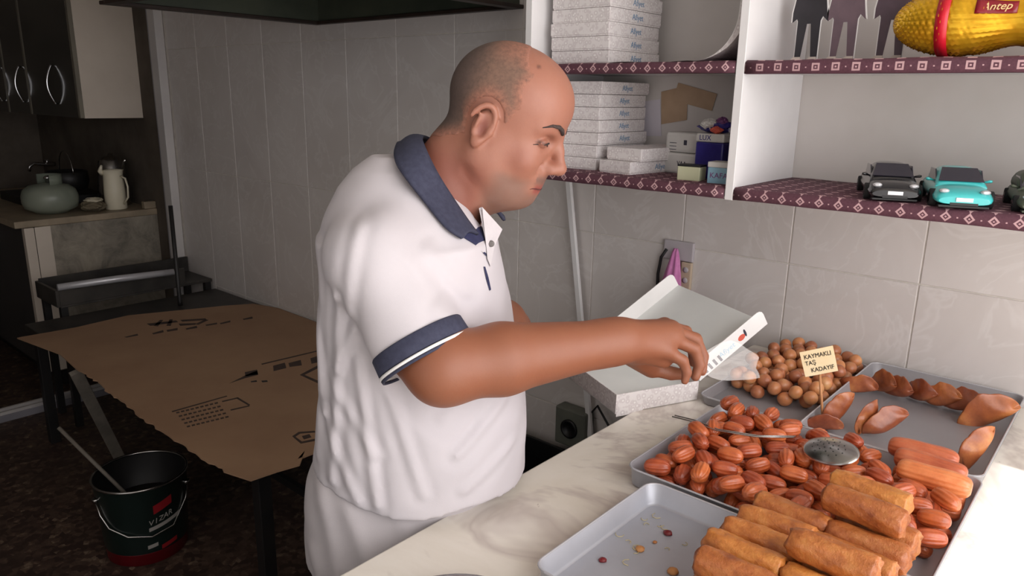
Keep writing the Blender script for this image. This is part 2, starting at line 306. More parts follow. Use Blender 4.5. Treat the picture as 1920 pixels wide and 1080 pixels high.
# extractor hood
hz = 1.846
hd = thing('extractor_hood', 'dark green open-bottomed extractor hood at the top edge above the man', 'hood', (-1.74, -0.4, hz))
def hq(lo, hi, n, m): return bx(n, (lo[0]+1.74, lo[1]+.4, lo[2]-hz), (hi[0]+1.74, hi[1]+.4, hi[2]-hz), m, hd)
hq((-2.262, -0.80, hz), (-2.25, -0.002, hz+.42), 'side_panel', MT['hood']); hq((-1.225, -0.80, hz), (-1.213, -0.002, hz+.42), 'side_panel', MT['hood'])
hq((-2.25, -0.014, hz), (-1.225, -0.002, hz+.42), 'back_panel', MT['hood']); hq((-2.25, -0.80, hz), (-1.225, -0.788, hz+.42), 'front_panel', MT['hood']); hq((-2.262, -0.80, hz+.42), (-1.213, -0.002, hz+.44), 'top_panel', MT['hood'])
rm = MB()
for lo, hi in (((-2.28, -.82, hz-.012), (-2.24, -.002, hz)), ((-1.235, -.82, hz-.012), (-1.195, -.002, hz)), ((-2.24, -.03, hz-.012), (-1.235, -.002, hz)), ((-2.24, -.82, hz-.012), (-1.235, -.78, hz))):
    rm.box((lo[0]+1.74, lo[1]+.4, lo[2]-hz), (hi[0]+1.74, hi[1]+.4, hi[2]-hz))
rm.build('rim', MT['hoodrim'], hd, 0.002)

# ================================================================== MARBLE COUNTER
CX0 = -0.368
tag(MB().box((CX0, -2.4, CT-.03), (1.35, -0.002, CT)).build('marble_slab', MT['marble'], None, 0.004), 'veined cream marble slab on which the pastry trays stand', 'worktop')
cb = thing('counter_cabinet', 'dark base cabinet carrying the marble slab', 'cabinet', (0.5, -1.2, 0))
bx('body', (CX0+.06-.5, -1.18, 0.08), (0.83, 1.19, CT-.031), MT['wallplain'], cb); bx('plinth', (CX0+.1-.5, -1.15, 0.0), (0.82, 1.18, 0.08), MT['black'], cb)
for k in range(4): dd = bx('door', (CX0+.045-.5, -1.15+k*.58, 0.12), (CX0+.06-.5, -.6+k*.58, CT-.07), MT['lowdoor'], cb, 0.002); MB().tube([(CX0+.03-.5, -.68+k*.58, .7), (CX0+.03-.5, -.68+k*.58, .82)], .006).build('handle', MT['chrome'], dd)

# trays
def tray(name, label, x0, x1, y0, y1, h, m, z=CT, group='metal pastry trays on the counter', rc=0.022):
    cx, cy = (x0+x1)/2, (y0+y1)/2; t = thing(name, label, 'tray', (cx, cy, z), 0, None)
    def loop(ins, zz, r):
        hx, hy = (x1-x0)/2-ins, (y1-y0)/2-ins; P = []
        for (sx, sy, a0) in ((1, -1, -PI/2), (1, 1, 0), (-1, 1, PI/2), (-1, -1, PI)):
            for k in range(7):
                a = a0+k*PI/12; P.append((sx*(hx-r)+r*math.cos(a), sy*(hy-r)+r*math.sin(a), zz))
        return P
    fl = 0.006
    R = [loop(fl+.002, 0.0005, rc-.006), loop(fl-.002, 0.004, rc-.004), loop(0.001, h-.003, rc), loop(-0.0015, h-.001, rc), loop(-.001, h+.0005, rc), loop(.0015, h-.001, rc), loop(fl, 0.006, rc-.005), loop(fl+.004, 0.0022, rc-.008)]
    mb = MB(); mb.rings(R, caps=True); mb.build('pan', m, t)
    r = MB(); r.tube(loop(0, h-.001, rc), 0.0018, 6, closed=True); r.build('rolled_rim', MT['alu2'], t)
    return t
TRAYS = dict(
    A=tray('baking_tray', 'nearly empty tray with crumbs, topped with golden rolls at its right end', -.158, .239, -1.182, -.882, .036, MT['tray']),
    B=tray('baking_tray', 'middle tray heaped with small ridged reddish pastries', -.216, .242, -.868, -.508, .036, MT['tray']),
    C=tray('baking_tray', 'back right tray with a row of crescent pastries against the wall', -.066, .238, -.500, -.022, .034, MT['traydark']),
    D=tray('baking_tray', 'back left tray holding round fried dough balls, behind the box', -.288, -.072, -.470, -.022, .022, MT['traydark']))

# ---------------------------------------------------------- pastries
def lump(name, prof, n, ridge, ridges, m, seed, wob=0.06, flat=1.0):
    r = random.Random(seed); ph = [r.uniform(0, 6.28) for _ in range(6)]; R = []
    for i, (x, rad) in enumerate(prof):
        ring = []
        for q in range(n):
            a = 2*PI*q/n; k = 1+ridge*math.cos(ridges*a+x*14) if ridges else 1
            k *= 1+wob*math.sin(2*a+ph[0]+x*60)+wob*.6*math.sin(3*a+ph[1]-x*110)
            ring.append((x, rad*k*math.cos(a), rad*k*math.sin(a)*flat))
        R.append(ring)
    mb = MB(); mb.rings(R, caps=True); me = mb.build(name, m); return me
def store(o): me = o.data; bpy.data.objects.remove(o); return me
def sprof(L, r, n=12, p=2.6, endr=0.25):
    out = []
    for i in range(n+1):
        s = -1+2*i/n; s2 = math.sin(s*PI/2); out.append((s2*L/2, max(r*(1-abs(s2)**p)**(1/p), r*endr)))
    return out
tul = [store(lump('tulumba', sprof(.040, .0122), 48, .055, 11, MT['tulumba'], k, .05)) for k in range(4)]
lon = [store(lump('long', sprof(.105, .0185, 18, 4.5, .45), 72, .03, 13, MT['longp'], 20+k, .03)) for k in range(3)]
bal = [store(lump('ball', sprof(.030, .0150, 12, 2.0, .15), 20, 0, 0, MT['ball'], 40+k, .035)) for k in range(3)]
def rollmesh(seed):
    r = random.Random(seed); n = 40; R = []; L = .104; ph = [r.uniform(0, 6.28) for _ in range(8)]
    for i in range(37):
        s = -1+2*i/36; x = s*L/2+(.004*math.sin(3*s+ph[7]) if abs(s) > .9 else 0); rad = .0205*(1-.22*abs(s)**10)
        ring = []
        for q in range(n):
            a = 2*PI*q/n; k = 1+r.uniform(-.012, .012)+.014*math.sin(13*a+x*330+ph[5])+.05*math.sin(2*a+ph[0]+x*30)+.03*math.sin(5*a+ph[1]+x*90)+.02*math.sin(9*a-x*160+ph[2])
            if abs(s) > .88: k *= 1+.025*math.sin(7*a+ph[3]+i)
            ring.append((x+(.0015*math.sin(4*a+ph[4]) if i in (0, 36) else 0), rad*k*math.cos(a), rad*k*math.sin(a)))
        R.append(ring)
    for sgn in (0, 1):  # spiral-ish recessed ends
        e = R[-1] if sgn else R[0]; x0 = e[0][0]; dx = (.004 if sgn else -.004)
        inner = [[(x0-dx, p[1]*.74, p[2]*.74) for p in e], [(x0-dx*.2, p[1]*.5, p[2]*.5) for p in e], [(x0-dx, p[1]*.25, p[2]*.25) for p in e]]
        R = R+inner if sgn else list(reversed(inner))+R
    mb = MB(); mb.rings(R, caps=True); return store(mb.build('roll', MT['roll']))
rol = [rollmesh(60+k) for k in range(4)]
def cresmesh(seed):
    n = 28; R = []; K = 20
    for i in range(K+1):
        u = -math.cos(PI*i/K); e = max(1-u*u, .0); hgt = .038*e**.62+.003; wd = .0150*e**.5+.0015; ring = []
        for q in range(n):
            b = 2*PI*q/n; cb, sb_ = math.cos(b), math.sin(b); k = 1+.05*math.sin(5*u+seed*2+b)+.03*math.sin(11*u+3*b+seed)
            ring.append((u*.037+.004*math.sin(b*2+seed), wd*sb_*(.66-.40*cb)*k+.004*math.sin(2.2*u+seed), hgt*(.5+.5*cb)*k-.0+.010*u*u))
        R.append(ring)
    mb = MB(); mb.rings(R, caps=True); return store(mb.build('crescent', MT['cres']))
crs = [cresmesh(k) for k in range(4)]
def put(me, name, loc, rot, label, cat, group, scale=1.0):
    o = bpy.data.objects.new(name, me); col.objects.link(o); o.location = tuple(float(v) for v in loc); o.rotation_euler = rot; o.scale = (scale,)*3 if not isinstance(scale, tuple) else scale
    return tag(o, label, cat, group)
# heap by dropping spheres/capsules on a height field
spheres = []
def rest(cands, r, floor, gap=0.0):
    z = floor+r
    for (x, y) in cands:
        for (sx, sy, sz, sr) in spheres:
            d2 = (x-sx)**2+(y-sy)**2; R_ = (r+sr)*1.0
            if d2 < R_*R_: z = max(z, sz+math.sqrt(R_*R_-d2))
    return z
def heap(n, region, L, r, floor, place, zmax, tries=60, ang=None):
    k = 0
    for i in range(n):
        best = None
        for _ in range(tries):
            x, y = region(); a = random.uniform(0, PI) if ang is None else ang()
            c = [(x+s*L*math.cos(a), y+s*L*math.sin(a)) for s in ((-1, 0, 1) if L > 0 else (0,))]
            z = rest(c, r, floor)
            if best is None or z < best[0]: best = (z, x, y, a, c)
        z, x, y, a, c = best
        if z > zmax: continue
        for (sx, sy) in c: spheres.append((sx, sy, z, r))
        place(k, x, y, z, a); k += 1
    return k
# rolls piled on tray A (right end)
RR = .0213
roll_spec = []
zb = CT+.004+RR
def rolls(colname, x, ys, z, skew):
    for j, y in enumerate(ys): roll_spec.append((x+random.uniform(-.004, .004), y, z, colname, skew))
rolls('bottom left', .068, [-.912, -.956, -1.0, -1.044, -1.088, -1.132], zb, 0)
rolls('bottom right', .178, [-.912, -.956, -1.0, -1.044, -1.088, -1.132], zb, 0)
rolls('left', .062, [-.880, -.925, -.970, -1.015, -1.06], CT+.064, .0)
rolls('right', .166, [-.838, -.885, -.930, -.975, -1.02, -1.065], CT+.064, -.02)
rolls('top right', .150, [-.812, -.860], CT+.1005, -.05)
rolls('top right', .162, [-.998], CT+.1005, -.03)
names_o = ['farthest', 'second from the back', 'third from the back', 'fourth from the back', 'fifth from the back', 'nearest']
cnt = {}
for k, (x, y, z, cn, sk) in enumerate(roll_spec):
    j = cnt.get(cn, 0); cnt[cn] = j+1
    lay = {'bottom left': 'bottom layer, left column', 'bottom right': 'bottom layer, right column', 'left': 'second layer, left column', 'right': 'second layer, right column', 'top right': 'top layer, right column'}[cn]
    put(rol[k % 4], 'fried_roll', (x, y, z), (random.uniform(0, 6.28), 0, sk+random.uniform(-.03, .03)), 'golden fried roll, %s, %s' % (names_o[j], lay), 'pastry', 'golden fried rolls stacked in the near tray')
    for s in (-1, -.5, 0, .5, 1): spheres.append((x+s*.04, y, z, RR))
# long ridged pastries at the right end of tray B
longs = [(.170, -.548, CT+.023, .03), (.178, -.587, CT+.023, .0), (.180, -.626, CT+.023, .03), (.152, -.523, CT+.0575, .06), (.172, -.5645, CT+.058, .02), (.186, -.606, CT+.058, .02)]
ln = ['farthest', 'middle', 'nearest']
for k, (x, y, z, a) in enumerate(longs):
    put(lon[k % 3], 'long_ridged_pastry', (x, y, z), (random.uniform(0, 6), 0, a), 'long ridged orange pastry, %s of the three in the %s layer' % (ln[k % 3], 'bottom' if k < 3 else 'upper'), 'pastry', 'long ridged pastries piled in the middle tray')
    for s in (-1, -.5, 0, .5, 1): spheres.append((x+s*.036, y+s*.036*math.sin(a), z, .0185))
def regB():
    if random.random() < .14: return random.uniform(.17, .218), random.uniform(-.84, -.66)
    return random.uniform(-.185, .215), random.uniform(-.842, -.536)
def plB(k, x, y, z, a):
    up = 'on top' if z > CT+.038 else 'low down'
    zone = 'at the left end of the middle tray' if x < -.12 else 'below the skimmer handle' if x < -.02 and y < -.66 else 'beyond the skimmer handle' if x < .06 and y > -.62 else 'by the near right corner of the middle tray' if x > .12 and y < -.68 else 'beside the long pastries' if x > .06 else 'between the skimmer and the golden rolls'
    put(tul[k % 4], 'ridged_pastry', (x, y, z), (random.uniform(0, 6.28), random.uniform(-.12, .12), a), 'small oval ridged pastry %s, %s' % (zone, up), 'pastry', 'small ridged pastries %s, %s' % (zone, up), random.uniform(.98, 1.14))
heap(380, regB, .0105, .0122, CT+.003, plB, CT+.058, 30)
def regD(): return random.uniform(-.268, -.09), random.uniform(-.36, -.048)
def plD(k, x, y, z, a):
    zone = 'along the near edge' if y < -.28 else 'on the wall side' if y > -.15 else 'in the middle'; up = 'on top' if z > CT+.034 else 'low down'
    put(bal[k % 3], 'dough_ball', (x, y, z), (random.uniform(0, 6), random.uniform(0, 6), random.uniform(0, 6)), 'round golden-brown dough ball %s, %s of the back left heap' % (up, zone), 'pastry', 'round dough balls %s %s of the back left heap' % (up, zone), random.uniform(.95, 1.06))
heap(170, regD, 0, .0150, CT+.003, plD, CT+.050, 40)
# crescents
z0 = CT+.004
row = [(1608, 735, .9), (1660, 740, .75), (1690, 750, .72), (1732, 756, .68), (1770, 765, .6), (1812, 775, .75)]
on = ['leftmost, palest', 'second from the left', 'third from the left', 'fourth from the left', 'fifth from the left', 'sixth from the left']
for k, (px, py, tl) in enumerate(row):
    p = atZ(px, py, z0); put(crs[k % 4], 'crescent_pastry', (p[0], p[1], z0+.006), ((.55, 0, .15) if k == 0 else (.15, -.40, -.75+.10*k)), 'folded crescent pastry in the back row, %s' % on[k], 'pastry', 'crescent pastries in the back right tray', (1.0, 1.25, 1.2))
p = atZ(1858, 795, z0); put(crs[1], 'crescent_pastry', (p[0], p[1], z0+.004), (.45, -.55, .25), 'large glossy crescent pastry at the right end of the back row', 'pastry', 'crescent pastries in the back right tray', (1.45, 1.6, 1.8))
for k, (px, py, s, rz, tx, lb) in enumerate([(1540, 806, .95, .4, .5, 'lying flat'), (1578, 800, 1.1, .9, .1, 'standing upright'), (1628, 810, .95, 1.3, -.05, 'standing narrow'), (1662, 818, 1.15, .6, .15, 'standing broad')]):
    p = atZ(px, py, z0); put(crs[(k+1) % 4], 'crescent_pastry', (p[0], p[1], z0+.004+(.024 if k in (1, 2) else .012 if k == 3 else 0)), (tx, (-1.0 if k in (1, 2) else -.5 if k == 3 else 0), rz), '%s crescent pastry in the front row, %s from the left beside the price card' % (lb, ['first', 'second', 'third', 'fourth'][k]), 'pastry', 'crescent pastries in the back right tray', s)
p = atZ(1838, 872, z0); put(crs[2], 'crescent_pastry', (p[0], p[1], z0+.028), (.05, -1.1, .9), 'crescent pastry standing at the near right corner of the back right tray', 'pastry', 'crescent pastries in the back right tray', 1.15)
# crumbs in tray A
for k, (px, py, sz, mk, lb) in enumerate([(1130, 1050, .005, 'red', 'small red berry bit near the left rim of the empty tray'), (1252, 1000, .006, 'red', 'dark red berry bit in the middle of the empty tray'), (1200, 1030, .006, 'crumb', 'golden crumb left of the tray centre'), (1262, 1072, .007, 'crumb', 'golden crumb at the near side of the empty tray'), (1352, 1050, .004, 'red', 'small dark berry bit beside the golden rolls'), (1228, 1016, .003, 'crumb', 'tiny brown crumb above the golden crumb')]):
    p = atZ(px, py, CT+.004); r = random.Random(k); mb = MB()
    mb.rings([[(sz*rr*math.cos(a)*(1+.3*r.random()), sz*rr*math.sin(a)*(1+.3*r.random()), sz*zz) for a in [2*PI*q/9 for q in range(9)]] for rr, zz in ((.3, 0), (1, .15), (.9, .6), (.3, .9))])
    tag(mb.build('crumb', MT[mk], None, 0, (p[0], p[1], CT+.0028)), lb, 'crumb')
mb = MB(); rr = random.Random(4)
for k in range(26):
    p = atZ(rr.uniform(1120, 1340), rr.uniform(960, 1060), CT+.0035)
    if p[0] < -.14 or p[1] < -1.165 or p[1] > -.9: continue
    a = rr.uniform(0, 6.28); L = rr.uniform(.004, .013); pts = [(p[0]+L*s*math.cos(a+.9*s), p[1]+L*s*math.sin(a+.9*s), CT+.0034) for s in (-1, -.5, 0, .5, 1)]
    mb.tube(pts, .00055, 5)
o = mb.build('syrup_threads', MT['syrup']); tag(o, 'thin hair-like syrup and pastry shreds on the tray bottom', 'crumbs'); o['kind'] = 'stuff'

# price card on a stick
Pb = np.array([-.045, -.415, CT+.012])
sg = thing('price_sign', 'cream hand-lettered price card on a wooden stick in the back right tray', 'sign', Pb)
top = atD(1537, 700, 1.366); MB().tube([(0, 0, 0), tuple(top-Pb)], .0028, 8).build('stick', MT['stick'], sg)
cs = [atD(*q) for q in ((1502, 660, 1.36), (1565, 648, 1.345), (1570, 694, 1.345), (1506, 708, 1.36))]
cx = sum(cs)/4; ex = Vector(cs[1]-cs[0]).normalized(); ey = Vector(cs[0]-cs[3]).normalized()
Fm = frame(cx-Pb, ex, ey); W = np.linalg.norm(cs[1]-cs[0])/2; H = np.linalg.norm(cs[0]-cs[3])/2
MB().prism([(-W, -H), (W*.97, -H*.97), (W, H), (-W, H*.96)], -.0006, .0006, Fm).build('card', MT['sign'], sg)
for s, yy, sc, al in (('KAYMAKLI', H*.50, .0125, 0), ('TAŞ', 0.0, .0125, -W*.50), ('KADAYIF', -H*.58, .0125, W*.12)):
    text('lettering', s, sc, MT['marker'], sg, Fm @ Matrix.Translation((al if s != 'KAYMAKLI' else 0, yy, .001)), xs=.84)

# slotted spoon
e0, e1, e2 = atZ(1263, 780, CT+.055), atZ(1345, 806, CT+.064), atZ(1490, 819, CT+.074); ec = atZ(1556, 845, CT+.086)
sp = thing('slotted_spoon', 'slotted metal skimmer with a long twin-wire handle lying on the ridged pastries', 'skimmer', ec)
a1 = atZ(1300, 789, CT+.062); a2 = atZ(1420, 818, CT+.072)
wire = [Vector(p-ec) for p in (e0, a1, e1, a2, e2)]
for s in (-1, 1):
    off = Vector((0.1, 1, 0)).normalized()*.0032*s
    MB().tube([w+off*(1.3 if i < 2 else 1) for i, w in enumerate(wire)], .0013, 6).build('handle_wire', MT['steel'], sp)
dirv = (Vector(ec)-Vector(e2)).normalized(); nrm = Vector((.30, -.50, .82)).normalized(); Fs = frame((0, 0, 0), dirv, nrm.cross(dirv))
mb = MB(); R = []
for i in range(9):
    f = i/8; r = .001+.044*f; R.append([tuple(Fs @ Vector((r*1.18*math.cos(2*PI*q/36), r*.74*math.sin(2*PI*q/36), .010*(1-f*f)))) for q in range(36)])
for i in range(8, -1, -1):
    f = i/8; r = .001+.0435*f; R.append([tuple(Fs @ Vector((r*1.18*math.cos(2*PI*q/36), r*.74*math.sin(2*PI*q/36), .010*(1-f*f)-.0012))) for q in range(36)])
mb.rings(R); mb.build('bowl', MT['steel'], sp)
mb = MB(); r = random.Random(3)
for ring_, n in ((.008, 5), (.017, 9), (.026, 13)):
    for q in range(n):
        a = 2*PI*q/n+ring_*90; x, y = ring_*1.15*math.cos(a), ring_*.74*math.sin(a); f = (ring_)/.045; z = .010*(1-f*f)+.0003
        mb.add([tuple(Fs @ Vector((x+.0013*math.cos(t), y+.0013*math.sin(t), z+.0001))) for t in [2*PI*j/8 for j in range(8)]], [tuple(range(8))])
o = mb.build('holes', MT['hole'], sp); o['kind'] = 'stuff'

# round steel dish at the bottom edge
cpt = atZ(865, 1077, CT+.018); dp = thing('round_dish', 'rim of a round steel dish at the bottom edge of the marble', 'dish', (cpt[0]+.07, cpt[1]-.081, CT))
MB().lathe([(.085, 0), (.09, .002), (.107, .017), (.109, .018), (.105, .0165), (.088, .004), (.001, .003)], n=48).build('dish', MT['steel'], dp)

# ================================================================== OPEN PASTRY BOX
N = np.array([-.386, -.640, CT+.002]); Rr = np.array([-.300, -.452, CT+.002])
u_ = (Rr-N)/np.linalg.norm(Rr-N); v_ = np.array([-u_[1], u_[0], 0.0]); Ls = np.linalg.norm(Rr-N); Ll = .32; Hb = .043
tilt = 0.0
ob = thing('pastry_box', 'open white floral pastry box held at the edge of the marble counter', 'box', N)
vv = Vector((*(v_[:2]*math.cos(.03)), math.sin(.03))); uu = Vector(u_); ww = uu.cross(vv).normalized()
if ww.z < 0: ww = -ww
def Q(a, b, c): return tuple(uu*a+vv*b+ww*c)
def plate(name, o, x, y, a, b, th, m, parent, rnd=0):
    Fm = frame(o, x, y); pts = [(0, 0), (a, 0), (a, b), (0, b)]
    if rnd: pts = [(0, 0), (a, 0)]+[(a-rnd+rnd*math.sin(t), b-rnd+rnd*math.cos(t)) for t in (PI/2, PI/3, PI/6, 0)]+[(rnd-rnd*math.sin(t), b-rnd+rnd*math.cos(t)) for t in (0, PI/6, PI/3, PI/2)]
    return MB().prism(pts, 0, th, Fm).build(name, m, parent)
tn = .0016
plate('base', Q(0, 0, 0), uu, vv, Ls, Ll, -tn if False else tn, MT['cardgrey'], ob)
plate('short_wall', Q(0, 0, 0), uu, ww, Ls, Hb, tn, MT['pattern'], ob); plate('short_wall', Q(0, Ll, 0), uu, ww, Ls, Hb, tn, MT['pattern'], ob)
plate('long_wall', Q(0, 0, 0), vv, ww, Ll, Hb, tn, MT['pattern'], ob); plate('long_wall', Q(Ls, 0, 0), vv, ww, Ll, Hb, tn, MT['pattern'], ob)
# folded-in top liner seen as a grey inner panel
plate('inner_liner', Q(.003, .003, .026), uu, vv, Ls-.006, Ll-.006, tn, MT['cardgrey'], ob)
plate('corner_tab', Q(.002, -.0008, -.006), uu, ww, .065, .02, tn, MT['pattern'], ob)
lid_a = math.radians(33); ld = uu*math.cos(lid_a)+ww*math.sin(lid_a); ln_ = (uu*(-math.sin(lid_a))+ww*math.cos(lid_a))  # lid direction and inward normal
hp = Vector(Q(Ls+.001, 0, Hb))
plate('lid', hp, ld, vv, Ls-.004, Ll, tn, MT['cardgrey'], ob)
fl = plate('lid_flap', hp+vv*(-.002), ld, ln_, Ls-.004, Hb, tn, MT['card'], ob, .014)
plate('lid_flap', hp+vv*Ll, ld, ln_, Ls-.004, Hb, tn, MT['card'], ob, .014)
Ff = frame(hp+vv*(-.0026), ld, ln_)
fo = hp+vv*(-.0037)
text('lettering', 'Afiyet', .019, MT['skyink'], fl, frame(fo+ld*.088+ln_*.017, ld, ln_), xs=1.0, extrude=.0002)
mb = MB()
for k in range(4): mb.prism([(.022+k*.014, .004), (.028+k*.014, .004), (.024+k*.014, .022), (.018+k*.014, .022)], 0, .0003, frame(fo, ld, ln_))
lab(mb.build('print_stripes', MT['darkink'], fl), 'dark slanted print stripes')
MB().prism([(.132+.010*math.cos(a), .018+.007*math.sin(a)) for a in [2*PI*q/14 for q in range(14)]], 0, .0003, frame(fo, ld, ln_)).build('print_badge', MT['redink'], fl)
MB().prism([(.144+.003*math.cos(a), .022+.010*math.sin(a)) for a in [2*PI*q/14 for q in range(14)]], 0, .0003, frame(fo, ld, ln_)).build('print_badge', MT['darkink'], fl)

# ================================================================== WALL SHELF UNIT
su = thing('wall_shelf', 'white wall shelf unit with boards wrapped in maroon patterned cloth', 'shelf', (0, 0, 1.37))
YF = -.335
def sb(n, lo, hi, m, bevel=0.001, par=None): return bx(n, (lo[0], lo[1], lo[2]-1.37), (hi[0], hi[1], hi[2]-1.37), m, par or su, bevel)
XL, XD, XR = -.885, -.312, 1.1
sb('back_panel', (XL, -.008, 1.376), (XR, -.001, 2.15), MT['backpanel'])
sb('side_panel', (XL-.02, YF, 1.366), (XL, -.001, 2.15), MT['white']); sb('divider', (XD-.018, YF-.004, 1.366), (XD, -.009, 2.15), MT['white']); sb('side_panel', (XR, YF, 1.37), (XR+.02, -.001, 2.15), MT['white'])
for (x0, x1) in ((XL, XD-.018), (XD, XR)):
    sb('shelf_board', (x0, YF+.004, 1.372), (x1, -.009, 1.389), MT['white']); 
    sb('shelf_board', (x0, YF+.004, 1.634), (x1, -.009, 1.650), MT['white']); sb('shelf_board', (x0, YF+.004, 1.95), (x1, -.009, 1.966), MT['white'])
def cloth(x0, x1, zt, lip, mk):
    mb = MB(); y0 = YF-.001; n = max(2, int((x1-x0)/.03)); P = []
    prof = [(-.010, zt), (-.1, zt+.0005), (y0+.006, zt), (y0-.001, zt-.004), (y0-.0015, zt-.012), (y0-.001, zt-lip), (y0+.010, zt-lip-.001)]
    rings = []
    for i in range(n+1):
        x = x0+(x1-x0)*i/n; rings.append([(x, y+(.0007*math.sin(i*1.7+k) if k > 2 else 0), z+(.0006*math.sin(i*1.1+k) if k < 6 else 0)+.0) for k, (y, z) in enumerate(prof)])
    vs = [p for r in rings for p in r]; m_ = len(prof); zc = zt-lip/2+.001
    fs = [(i*m_+k, (i+1)*m_+k, (i+1)*m_+k+1, i*m_+k+1) for i in range(n) for k in range(m_-1)]
    mb.add([(x, y-y0, z-zc+.01865) for x, y, z in vs], fs, True); o = mb.build('shelf_cloth', MT[mk], su, 0, (0, y0, zc-.01865-1.37)); md = o.modifiers.new('s', 'SOLIDIFY'); md.thickness = .0012; md.offset = 1
    return o
cloth(XL+.002, XD-.02, 1.3915, .023, 'cloth_d'); cloth(XD+.001, XR-.002, 1.3915, .023, 'cloth_d')
cloth(XL+.002, XD-.02, 1.6525, .022, 'cloth_d'); cloth(XD+.001, XR-.002, 1.6525, .024, 'cloth_s')
# paper patches on the back panel
tp = thing('taped_note', 'brown tape strips and pale note stuck on the back of the lower left shelf', 'note', (-.60, -.009, 1.55))
def patch(n, pts, m, dy):
    p = [atY(x, y, -.0095) for x, y in pts]; P = [(float(q[0]+.60), float(q[2]-1.55)) for q in p]
    Fm = Matrix(((1, 0, 0, 0), (0, 0, -1, 0), (0, 1, 0, 0), (0, 0, 0, 1)))
    return MB().prism(P, dy, dy+.0005, Fm).build(n, m, tp)
patch('paper', [(1207, 190), (1238, 186), (1240, 255), (1206, 255)], MT['paper'], 0); patch('tape', [(1240, 172), (1290, 160), (1288, 225), (1240, 233)], MT['tape'], .0006); patch('tape', [(1272, 155), (1345, 176), (1335, 208), (1262, 188)], MT['tape'], .0012)

# patterned cake boxes on the shelves
def cakebox(name, label, x1, y0, z, w, d, h, group, rot=0, textd=True, lip=True):
    # x1,y0 = near right corner
    t = thing(name, label, 'box', (x1, y0, z), rot, group)
    bx('base', (-w+.0015, .0015, 0), (-.0015, d-.0015, h-.004), MT['pattern'], t, .0008)
    lidb = bx('lid', (-w, 0, .0035), (0, d, h), MT['pattern'], t, .0015)
    if textd: text('lettering', 'Afiyet', h*.62, MT['blueink'], t, frame((0.0002, d*.52, h*.5), (0, 1, 0), (0, 0, 1)), xs=1.05)
    return t
SZ = 1.3922
gx = 'white patterned cake boxes on the lower left shelf'
ordn = ['bottom', 'second from the bottom', 'third from the bottom', 'fourth from the bottom', 'fifth from the bottom', 'sixth from the bottom', 'topmost']
xc, yc = -.722, -.255
for k in range(7):
    h = .0305 if k > 1 else .031; z = SZ+sum([.0318]*k)
    cakebox('cake_box', 'white floral cake box, %s in the left stack of the lower shelf' % ordn[k], xc+random.uniform(-.003, .003)+(-.004 if k < 2 else 0), yc+random.uniform(-.003, .003), z, .155, .225, .0308, gx, random.uniform(-.02, .02), k > 1)
cakebox('cake_box', 'white floral cake box, lower of the pair in front of the left stack', -.605, -.285, SZ, .10, .235, .0308, gx, -.12, True)
cakebox('cake_box', 'white floral cake box, upper of the pair in front of the left stack', -.590, -.262, SZ+.0315, .108, .225, .031, gx, -.10, False)
gu = 'white patterned cake boxes on the upper left shelf'; UZ = 1.6535
for k in range(7):
    cakebox('cake_box', 'white floral cake box, %s in the stack of the upper left shelf' % ordn[k], -.681+random.uniform(-.002, .002), -.290+random.uniform(-.002, .002), UZ+k*.0328, .175, .235, .0322, gu, random.uniform(-.012, .012), True)
# curved white sheet
ps = thing('curved_card_sheet', 'large curled white card sheet standing in the upper left shelf', 'cardboard', (-.45, -.2, UZ))
prof = []
for i in range(30):
    s = i/29
    if s < .4: prof.append((-.668+s/.4*.22, .002+.0015*math.sin(s*20)))
    elif s < .72: a = (s-.4)/.32*PI/2; prof.append((-.448+.098*math.sin(a), .002+.098*(1-math.cos(a))))
    else: prof.append((-.350+.004*math.sin((s-.72)*9), .10+(s-.72)/.28*.17))
for nm, th, mk, off in (('sheet', .0015, 'card', 0), ('printed_back', .0022, 'pattern', 1)):
    mb = MB(); R = []
    for i, (x, z) in enumerate(prof):
        dx = prof[min(i+1, 29)][0]-prof[max(i-1, 0)][0]; dz = prof[min(i+1, 29)][1]-prof[max(i-1, 0)][1]; L = math.hypot(dx, dz); nx, nz = dz/L, -dx/L
        o_ = off*.0016*0; a, b = (0, th) if not off else (.0016, .0022+.014*min(max((i-10)/6, 0), 1))
        R.append([(x+.45+nx*a, -.105, z-nz*0+ (-nz*0) + (-a*abs(nz)*0)), (x+.45+nx*b, -.105, z), (x+.45+nx*b, .16, z), (x+.45+nx*a, .16, z)])
    mb.rings(R, True, False, False); mb.build(nm, MT[mk], ps)

# packs at the right end of the lower left shelf
pk = thing('paper_pack', 'white two-part paper napkin pack on the lower left shelf', 'pack', (-.535, -.125, SZ), -.25)
rbox('pack', (.105, .07, .052), MT['packwhite'], pk, .006); rbox('pack', (.103, .068, .05), MT['packwhite'], pk, .008, .0525)
text('lettering', 'VAA', .016, MT['darkink'], pk, frame((.01, -.0355, .026), (1, 0, 0), (0, 0, 1)))
mb = MB()
for k in range(3): mb.box((-.035, -.0346, .075-k*.008), (-.012, -.0343, .0765-k*.008))
mb.box((.012, -.0346, .072), (.022, -.0343, .084)); mb.build('fine_print', MT['darkink'], pk)
bp = thing('blue_pack', 'deep blue and white upright pack beside the white napkin pack', 'pack', (-.437, -.185, SZ), -.1)
rbox('carton', (.075, .05, .085), MT['bluepack'], bp, .004); rbox('top_band', (.0762, .0512, .02), MT['packwhite'], bp, .004, .0852-.02+.02)
text('lettering', 'LUX', .017, MT['bluepack'], bp, frame((-.012, -.0258, .095), (1, 0, 0), (0, 0, 1)), extrude=.0003)
sk = thing('snack_bag', 'crumpled blue, white and red plastic bag lying on the packs', 'bag', (-.44, -.17, SZ+.106))
